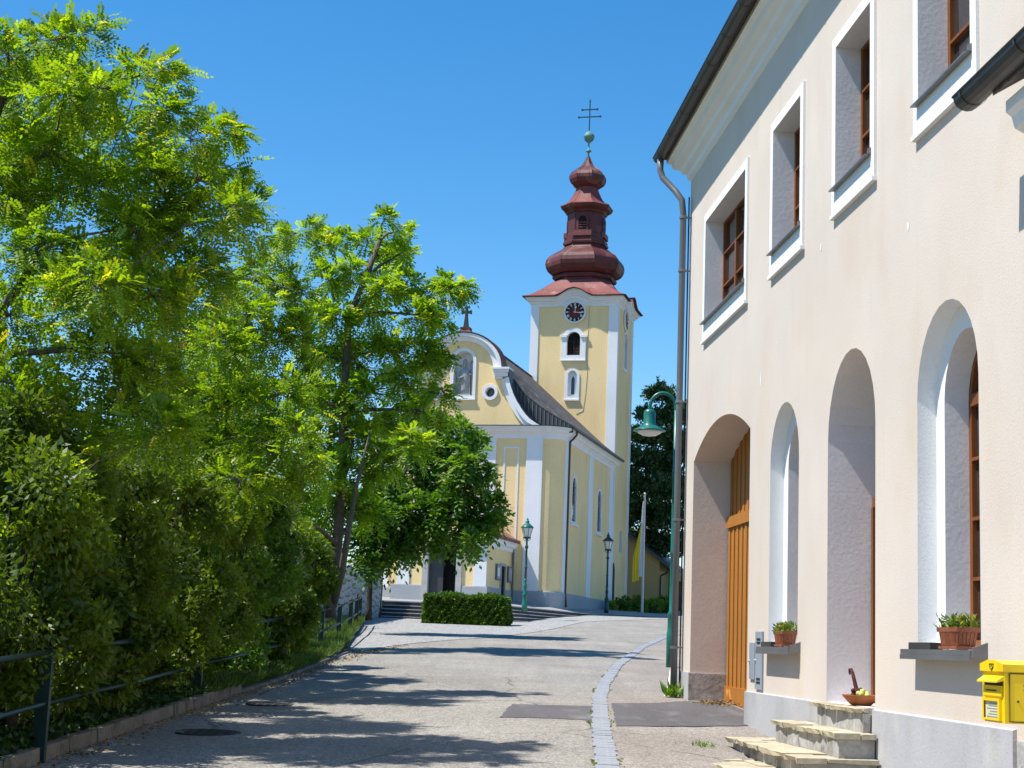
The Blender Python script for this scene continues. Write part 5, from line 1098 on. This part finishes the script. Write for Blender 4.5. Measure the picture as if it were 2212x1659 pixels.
# robinia leaning over the near left
T1 = [(20, 120, 75), (75, 90, 60), (140, 85, 62), (185, 70, 45), (40, 230, 100), (140, 200, 95), (215, 190, 70), (300, 165, 62), (345, 150, 48), (350, 240, 70), (270, 280, 95), (110, 330, 110), (200, 400, 110), (20, 420, 110), (330, 370, 95),
      (410, 300, 50), (455, 280, 42), (490, 270, 34), (430, 390, 80), (495, 360, 48), (540, 430, 42), (500, 460, 66), (400, 480, 95), (300, 500, 110), (90, 540, 120), (200, 610, 120), (20, 680, 110), (330, 640, 105), (440, 590, 75), (540, 500, 34),
      (230, 760, 110), (330, 800, 100), (30, 830, 110), (90, 900, 100), (180, 960, 95), (60, 1030, 90), (260, 900, 90), (350, 930, 80), (140, 1060, 70)]
b1 = blobs_px(T1, 15.0, 1.0) + blobs_px([t for i_, t in enumerate(T1) if t[2] > 75 and i_ % 2], 17.2, .8)
tb = np.array([-5.6, 15.2, zroad(15.2) + .2])
tree('robinia_tree', 'large bright robinia tree with feathery leaves filling the upper left', tb, [tb, tb + [.1, 0, 1.6], tb + [.25, -.1, 3.2], tb + [.2, -.2, 4.8], tb + [.5, -.2, 6.0]], b1, .16, 'bark', L_ROB, 32, 12, (.25, 6, .028, .056, .30), yel=.045, twig_r=.005, seed=2)
# second robinia behind it, reaching the gap before the middle tree
T2 = [(590, 545, 36), (640, 505, 34), (670, 500, 26), (600, 620, 60), (650, 640, 45), (540, 680, 80), (470, 740, 85), (590, 740, 70), (560, 590, 45), (640, 720, 50), (420, 850, 90), (520, 850, 95), (610, 850, 75), (660, 800, 45), (470, 960, 90), (570, 950, 85), (650, 930, 60), (380, 700, 80), (400, 1000, 80), (520, 1040, 70), (610, 1040, 70), (660, 1010, 50), (480, 610, 40), (330, 1040, 80), (240, 1010, 80)]
b2 = blobs_px(T2, 22.0, 1.2) + blobs_px([t for t in T2 if t[2] > 84], 25, 1.0)
tb = np.array([-5.4, 23, zroad(23) + .2])
tree('robinia_tree', 'second robinia tree leaning out above the shrubs toward the middle tree', tb, [tb, tb + [.2, 0, 1.5], tb + [.5, -.2, 3], tb + [.9, -.3, 4.4], tb + [1.3, -.3, 5.6]], b2, .13, 'bark', L_ROB, 28, 11, (.26, 6, .031, .062, .28), yel=.03, twig_r=.006, seed=3)
# middle tree
T3 = [(830, 475, 26), (868, 500, 26), (795, 520, 34), (868, 545, 36), (835, 560, 40), (735, 520, 30), (700, 530, 26), (760, 590, 44), (705, 600, 36), (830, 620, 48), (880, 610, 34), (925, 640, 36), (965, 625, 28), (1000, 620, 18), (968, 636, 24), (900, 680, 44), (950, 690, 30), (800, 680, 52), (730, 690, 48), (690, 680, 36), (690, 770, 52), (760, 770, 55), (840, 760, 55), (910, 750, 40), (940, 780, 36), (880, 820, 50), (950, 850, 34), (800, 850, 60), (715, 860, 60), (670, 850, 40), (900, 890, 46), (840, 920, 56), (760, 940, 60), (690, 950, 52), (660, 1010, 55), (740, 1030, 56), (820, 1000, 56), (890, 960, 45), (930, 930, 34), (700, 1100, 52), (640, 1120, 50), (780, 1100, 50), (670, 1190, 44)]
b3 = blobs_px(T3, 37.0, 1.6)
tb = at(712, 1306, 37.)
tr3 = [at(712, 1306, 37.), at(728, 1180, 37.), at(738, 1050, 37.), at(742, 900, 37.), at(748, 780, 37.), at(752, 690, 37.), at(790, 600, 37.), at(820, 520, 37.)]
tree('middle_tree', 'slender forked tree with airy light green crown beside the railing', tb, tr3, b3, .135, 'bark', L_ASH, 18, 10, (.34, 5, .055, .125, .35), yel=.05, twig_r=.009, seed=5,
     extra_trunk=[at(716, 1318, 37.1), at(737, 1240, 36.6), at(752, 1150, 36.4), at(772, 1040, 36.2), at(800, 930, 36.2)])
# walnut in front of the church porch
T4 = [(950, 910, 30), (1000, 925, 34), (1035, 950, 26), (960, 965, 44), (1015, 990, 40), (1040, 1020, 24), (905, 980, 50), (930, 1040, 52), (990, 1050, 46), (1040, 1075, 32), (1075, 1085, 24), (1070, 1120, 24), (1030, 1120, 36), (970, 1110, 52), (900, 1100, 56), (850, 1050, 56), (840, 1120, 54), (925, 1145, 40), (990, 1145, 34), (1020, 1165, 20), (870, 1165, 42), (950, 1172, 20), (830, 1180, 36), (880, 1190, 22), (800, 1080, 50), (790, 1150, 44), (790, 1210, 34)]
b4 = blobs_px(T4, 47.0, 1.2)
tb = at(797, 1318, 47.5)
tree('walnut_tree', 'dark drooping walnut tree hanging over the church porch and hedge', tb, [tb, at(800, 1240, 47.5), at(815, 1150, 47.3), at(850, 1060, 47.), at(900, 980, 47.)], b4, .085, 'bark_dark', L_WAL, 17, 8, (.36, 3, .095, .21, .55), up=-.05, yel=.03, twig_r=.012, seed=7)
# evergreen behind the church
T5 = [(1418, 850, 22), (1440, 860, 20), (1400, 900, 26), (1430, 905, 26), (1455, 900, 26), (1372, 940, 22), (1405, 950, 32), (1445, 955, 32), (1360, 985, 26), (1395, 1000, 34), (1435, 1010, 36), (1470, 980, 36), (1345, 1030, 26), (1380, 1050, 36), (1425, 1065, 38), (1462, 1060, 36), (1345, 1085, 26), (1375, 1105, 34), (1415, 1120, 38), (1455, 1125, 38), (1350, 1130, 22), (1395, 1165, 32), (1438, 1180, 34), (1365, 1165, 20), (1470, 1180, 30), (1500, 1080, 40), (1500, 960, 36), (1490, 900, 30)]
b5 = blobs_px(T5, 96.0, 1.6)
tb = np.array([at(1396, 1200, 104.)[0], 104., zroad(104.) - .3]); e5 = empty('evergreen_tree', 'dark evergreen tree rising between the church tower and the cream house', 'tree', tb)
bl5 = [(c - tb, r) for c, r in b5]; limb_tree(e5, tb, [(0, 0, 0), (.15, -1, 4), (.4, -4, 7), (.7, -6, 10), (.9, -7, 12)], bl5, .3, 'bark_dark', seed=9)
pos, dr_, seg = spray_crown(bl5, 9, 10, .2, .5); twig_mesh(seg, .03, 'bark_dark', e5)
n = len(pos); rep = 9; pp = np.repeat(pos, rep, 0) + rng.normal(size=(n * rep, 3)) * .16; dd_ = np.repeat(dr_, rep, 0) * .5 + rng.normal(size=(n * rep, 3)) * .5 + np.array([0, 0, .45])
q = simple_leaves(pp, dd_, .30, .13, .1); leaf_object('crown', q, tints(len(q), 7, 0, .8, .03), L_CON, e5)

# shrubs behind the railing
def shrub(lab, x, y, rx, ry, h, n, lmat, ll=.075, lw=.036, name='shrub', base=None, yel=.02, lo=0, hi=.8, flowers=0, group='shrubs behind the railing', lean=0., setback=0.):
    z0 = zs(-4, y) if base is None else base; e = empty(name, lab, 'shrub', (x, y, z0), 0, group)
    stem = MB(); rs = random.Random(int(x * 100 + y * 10))
    for i in range(7):
        a = rs.uniform(0, 6.28); r_ = rs.uniform(.1, .8); stem.tube([(rs.uniform(-.15, .15), rs.uniform(-.15, .15), -.1), (rx * .3 * r_ * math.cos(a), ry * .3 * r_ * math.sin(a), h * .4), (rx * .7 * r_ * math.cos(a) + lean, ry * .7 * r_ * math.sin(a), h * .85)], [.03, .022, .01], 5, False)
    stem.build('stems', 'bark_dark', e)
    k = max(14, int(rx * ry * h * 12)); u = unit(rng.normal(size=(k, 3)))     # clumps over an irregular shell
    cs_ = np.stack([u[:, 0] * rx * rng.uniform(.45, .95, k), u[:, 1] * ry * rng.uniform(.45, .95, k), h * (.5 + .5 * u[:, 2] * rng.uniform(.7, 1.0, k))], 1); cs_[:, 0] += lean * (cs_[:, 2] / h)
    idx = rng.integers(0, k, n); cr__ = rng.uniform(.14, .36, k) * min(1, (rx + ry) / 2)
    dv = unit(rng.normal(size=(n, 3))); pos = cs_[idx] + dv * (cr__[idx] * rng.random(n) ** .45)[:, None]; pos[:, 2] = np.maximum(pos[:, 2], .03); pos[:, 0] -= setback * np.clip(1.15 - pos[:, 2], 0, 1)
    q = simple_leaves(pos, dv * .7 + rng.normal(size=(n, 3)) * .6 + np.array([0, 0, -.25]), ll, lw, .2)
    ct = rng.uniform(lo, hi, k)[idx] * .75 + rng.uniform(lo, hi, n) * .25; ye = rng.random(n) < yel; ct[ye] = rng.uniform(.85, 1, ye.sum())
    leaf_object('foliage', q, ct, lmat, e)
    if flowers:
        m = flowers; o_ = np.argsort(-(cs_[:, 0] * 1.2 + cs_[:, 2] * .5))[:max(6, k // 3)]; fi = rng.choice(o_, m); fc = cs_[fi] + unit(rng.normal(size=(m, 3)) + np.array([.8, -.2, .6])) * cr__[fi][:, None]
        t = np.repeat(fc, 26, 0) + np.stack([rng.normal(size=m * 26) * .02, rng.normal(size=m * 26) * .02, rng.uniform(-.05, .09, m * 26)], 1)
        leaf_object('blossom', simple_leaves(t, rng.normal(size=(m * 26, 3)), .02, .016), rng.random(m * 26), M['flower'], e)
    return e
SHX = .68
SH = [(-5.0, 9.6, .95, 1.5, 2.6), (-5.05, 12.2, 1.0, 1.5, 2.9), (-5.1, 14.6, 1.05, 1.4, 3.1), (-5.0, 17.0, 1.0, 1.5, 3.0), (-4.95, 19.4, 1.0, 1.4, 3.2), (-4.85, 21.8, .95, 1.4, 3.1), (-4.8, 24.4, .95, 1.4, 3.5), (-4.7, 27.0, .9, 1.4, 3.0), (-4.65, 29.4, .85, 1.3, 2.6)]
LB = ['dense shrub at the left edge before the first railing post', 'dense green shrub just before the nearest thick railing post', 'tall tangled shrub directly behind the nearest thick railing post', 'leafy shrub between the first and second railing posts', 'shrub growing over the upper rail just before the second post', 'shrub behind the second thin railing post', 'taller privet shrub with cream blossom lit by a patch of sun', 'shrub covering the rails beyond the sunlit privet', 'low shrub where the rails vanish into leaves']
for i, ((x, y, rx, ry, h), lab) in enumerate(zip(SH, LB)):
    pv = i in (0, 6)
    shrub(lab, x + SHX * (i > 1), y, rx, ry, h, int(20000 * rx * ry * h / 4.2 * (1.2 if i < 5 else 1)), L_PRI if pv else L_SHR, .088 + .012 * (i > 5), .042 + .006 * (i > 5), setback=.25, flowers=(90 if i == 6 else 40 if i == 0 else 0))
shrub('bright yellow-green bush spilling over the railing where it comes into the sun', -4.35, 32.6, .62, 1.1, 1.9, 11000, L_PRI, .07, .032, flowers=24, lo=.3, hi=.85)
for x, y, rx, ry, h, lab in ((-6.3, 36, 1.4, 2.2, 3.6, 'dark shrub behind the forked trunk of the middle tree'), (-6.6, 42, 1.5, 2.4, 3.4, 'dark shrub in shade behind the far railing'), (-6.6, 48.5, 1.3, 2.2, 3.2, 'dark shrub beside the near end of the rubble wall'), (-6.9, 30, 1.5, 2.4, 4.4, 'deep shade shrub behind the sunlit bush')):
    shrub(lab, x, y, rx, ry, h, 9000, L_SHR, .13, .06, group='shrubs in the shade behind the trees')
# thicket further back on the left, seen only as one dark mass
n = 60000; pos = np.stack([rng.uniform(-13, -6.4, n), rng.uniform(9, 62, n), rng.random(n) * 5.2], 1); pos[:, 2] *= .75 + .25 * np.sin(pos[:, 1] * .9) * np.cos(pos[:, 0]); pos[:, 2] += np.array([zroad(v) for v in pos[:, 1]])
q = simple_leaves(pos, rng.normal(size=(n, 3)), .24, .12); th = leaf_object('thicket', q, tints(n, 1, 0, .6, .01), L_SHR); tag(th, 'dense dark thicket filling the slope behind the shrubs', 'thicket', kind='stuff')

# clipped hedge in front of the church steps
hx0, hx1 = at(917, 1340, 60.0)[0], at(1099, 1340, 60.0)[0]; hz0 = zs(-1.5, 59.6) + .01
hd = empty('clipped_hedge', 'clipped rectangular green hedge standing before the church steps', 'hedge', ((hx0 + hx1) / 2, 60.3, hz0), CROT * .5)
W_, D_, H2 = (hx1 - hx0) / 2 - .06, .7, 1.06
n = 42000; f_ = rng.integers(0, 5, n); u = rng.uniform(-1, 1, n); v = rng.uniform(-1, 1, n); pos = np.zeros((n, 3)); nv = np.zeros((n, 3)); dp_ = rng.random(n) ** 2 * .14
for k, (ax, sg) in enumerate(((0, 1), (0, -1), (1, 1), (1, -1), (2, 1))):
    m = f_ == k
    if ax == 0: pos[m] = np.stack([np.full(m.sum(), sg * W_), u[m] * D_, (v[m] * .5 + .5) * H2], 1); nv[m] = (sg, 0, 0)
    elif ax == 1: pos[m] = np.stack([u[m] * W_, np.full(m.sum(), sg * D_), (v[m] * .5 + .5) * H2], 1); nv[m] = (0, sg, 0)
    else: pos[m] = np.stack([u[m] * W_, v[m] * D_, np.full(m.sum(), H2)], 1); nv[m] = (0, 0, 1)
wob = .05 * np.sin(pos[:, 0] * 4.3 + pos[:, 2] * 4) + .045 * np.sin(pos[:, 0] * 9.3 + pos[:, 1] * 7 + pos[:, 2] * 6 + 1) + .03 * np.sin(pos[:, 0] * 21 - pos[:, 2] * 15)
pos = pos + nv * (wob - dp_)[:, None]; q = simple_leaves(pos, nv * .6 + rng.normal(size=(n, 3)) * .7, .10, .055); leaf_object('foliage', q, tints(n, 1, 0, .85, .02), L_HED, hd)
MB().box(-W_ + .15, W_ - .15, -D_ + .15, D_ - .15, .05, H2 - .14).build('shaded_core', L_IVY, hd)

# garden bed shrubs in front of the annex
for (px, py, Y, r, lab) in ((1337, 1312, 86., .55, 'low leafy plant in the bed left of the flagpole'), (1403, 1312, 85., .62, 'round green bush in the bed right of the flagpole'), (1365, 1310, 88., .7, 'dark low shrub in the bed behind the flagpole'), (1432, 1312, 87., .6, 'dark low shrub in the bed beside the gooseneck lamp')):
    p_ = at(px, py, Y); shrub(lab, p_[0], Y, r * 1.25, r, r * 1.5, 1500, L_SHR if 'dark' in lab else L_PRI, .16, .08, base=p_[2] - .45, group='plants in the church garden bed', name='bed_plant')

# grass, ivy and litter at the road edge
def blades(n, xf, y0, y1, h, name, lab, lmat, w=.012, lift=.09):
    y = rng.uniform(y0, y1, n); x = np.array([xf(v) for v in y]); z = np.array([zs(-4, v) for v in y]) + lift
    pos = np.stack([x, y, z], 1); d = np.stack([rng.normal(size=n) * .45, rng.normal(size=n) * .45, np.ones(n)], 1)
    return tag(leaf_object(name, simple_leaves(pos, d, h, w, .15), tints(n, 1, 0, .85, .08), lmat), lab, name.replace('_', ' '), kind='stuff')
blades(9000, lambda v: kx(v) - .02 - abs(rng.normal()) * .35, 20.8, 33, .20, 'grass', 'tufts of grass spilling over the left kerb', L_GRA)
blades(9000, lambda v: np.interp(v, [33, 36, 46, 60], [-3.4, -3.5, -4.2, -5.0]) - abs(rng.normal()) * .45, 32, 58, .26, 'grass', 'long grass at the foot of the far railing', L_GRA, .018)
n = 16000; y = rng.uniform(9, 27, n); x = np.array([kx(v) for v in y]) - .10 - np.abs(rng.normal(size=n)) * .33; pos = np.stack([x, y, np.array([zs(-4, v) for v in y]) + .12 + rng.random(n) * .12], 1)
tag(leaf_object('ivy', simple_leaves(pos, rng.normal(size=(n, 3)) * np.array([1, 1, .4]) + np.array([.3, 0, .2]), .06, .05, .2), tints(n, 1, 0, .8, .02), L_IVY), 'low ivy covering the ground behind the kerb stones', 'ivy', kind='stuff')
n = 1600; y = rng.uniform(11, 40, n); x = np.array([kx(v) for v in y]) + np.abs(rng.normal(size=n)) * .14 + .01 + (y > 32) * rng.random(n) * .3; pos = np.stack([x, y, np.array([zs(a_, v) for a_, v in zip(x, y)]) + .012 + rng.random(n) * .012], 1)
tag(leaf_object('leaf_litter', simple_leaves(pos, rng.normal(size=(n, 3)) * np.array([1, 1, .12]), .045, .022, .1), rng.random(n), M['litter']), 'dry brown leaves gathered along the kerb', 'leaf litter', kind='stuff')
n = 500; t = rng.random(n); pos = np.stack([hw(22.6, -.35)[0] + rng.normal(size=n) * .2, hw(22.6, -.35)[1] + rng.normal(size=n) * .35, np.full(n, zroad(22.6) + .03) + rng.random(n) * .03], 1)
tag(leaf_object('leaf_litter', simple_leaves(pos, rng.normal(size=(n, 3)) * np.array([1, 1, .15]), .05, .02, .1), rng.random(n), M['litter']), 'small heap of dry leaves in the corner of the gateway', 'leaf litter', kind='stuff')
def weed(x, y, z, r, h, n, lab):
    e = empty('weed', lab, 'weed', (x, y, z), group='weeds at the wall foot'); pos = rng.normal(size=(n, 3)) * r * .25; pos[:, 2] = 0
    leaf_object('leaves', simple_leaves(pos, np.stack([rng.normal(size=n) * .5, rng.normal(size=n) * .5, np.ones(n)], 1), h, h * .16, .25), tints(n, 1, .1, .8, .05), L_PRI, e)
p_ = hw(23.7, .17); weed(p_[0], p_[1], zroad(p_[1]) + .01, .2, .24, 60, 'leafy weed growing at the foot of the downpipe')
p_ = hw(16.9, 1.05); weed(p_[0], p_[1], zroad(p_[1]) - .05, .3, .10, 40, 'small weed beside the lowest flagstone of the door steps')
n = 700; y = rng.uniform(13, 34, n); x = np.interp(y, gy_, gx_) + np.where(rng.random(n) < .7, -.12, .12) + rng.normal(size=n) * .012; pos = np.stack([x, y, np.array([zroad(v) for v in y]) + .01], 1); keep = np.sin(y * 3.1) + np.sin(y * 1.3 + 1) > .7; pos = pos[keep]; n = len(pos)
tag(leaf_object('moss', simple_leaves(pos, np.stack([rng.normal(size=n), rng.normal(size=n), rng.random(n) * .8], 1), .035, .02, .1), rng.uniform(.5, 1, n), L_GRA), 'moss and tiny weeds in the joints beside the granite setts', 'moss', kind='stuff')
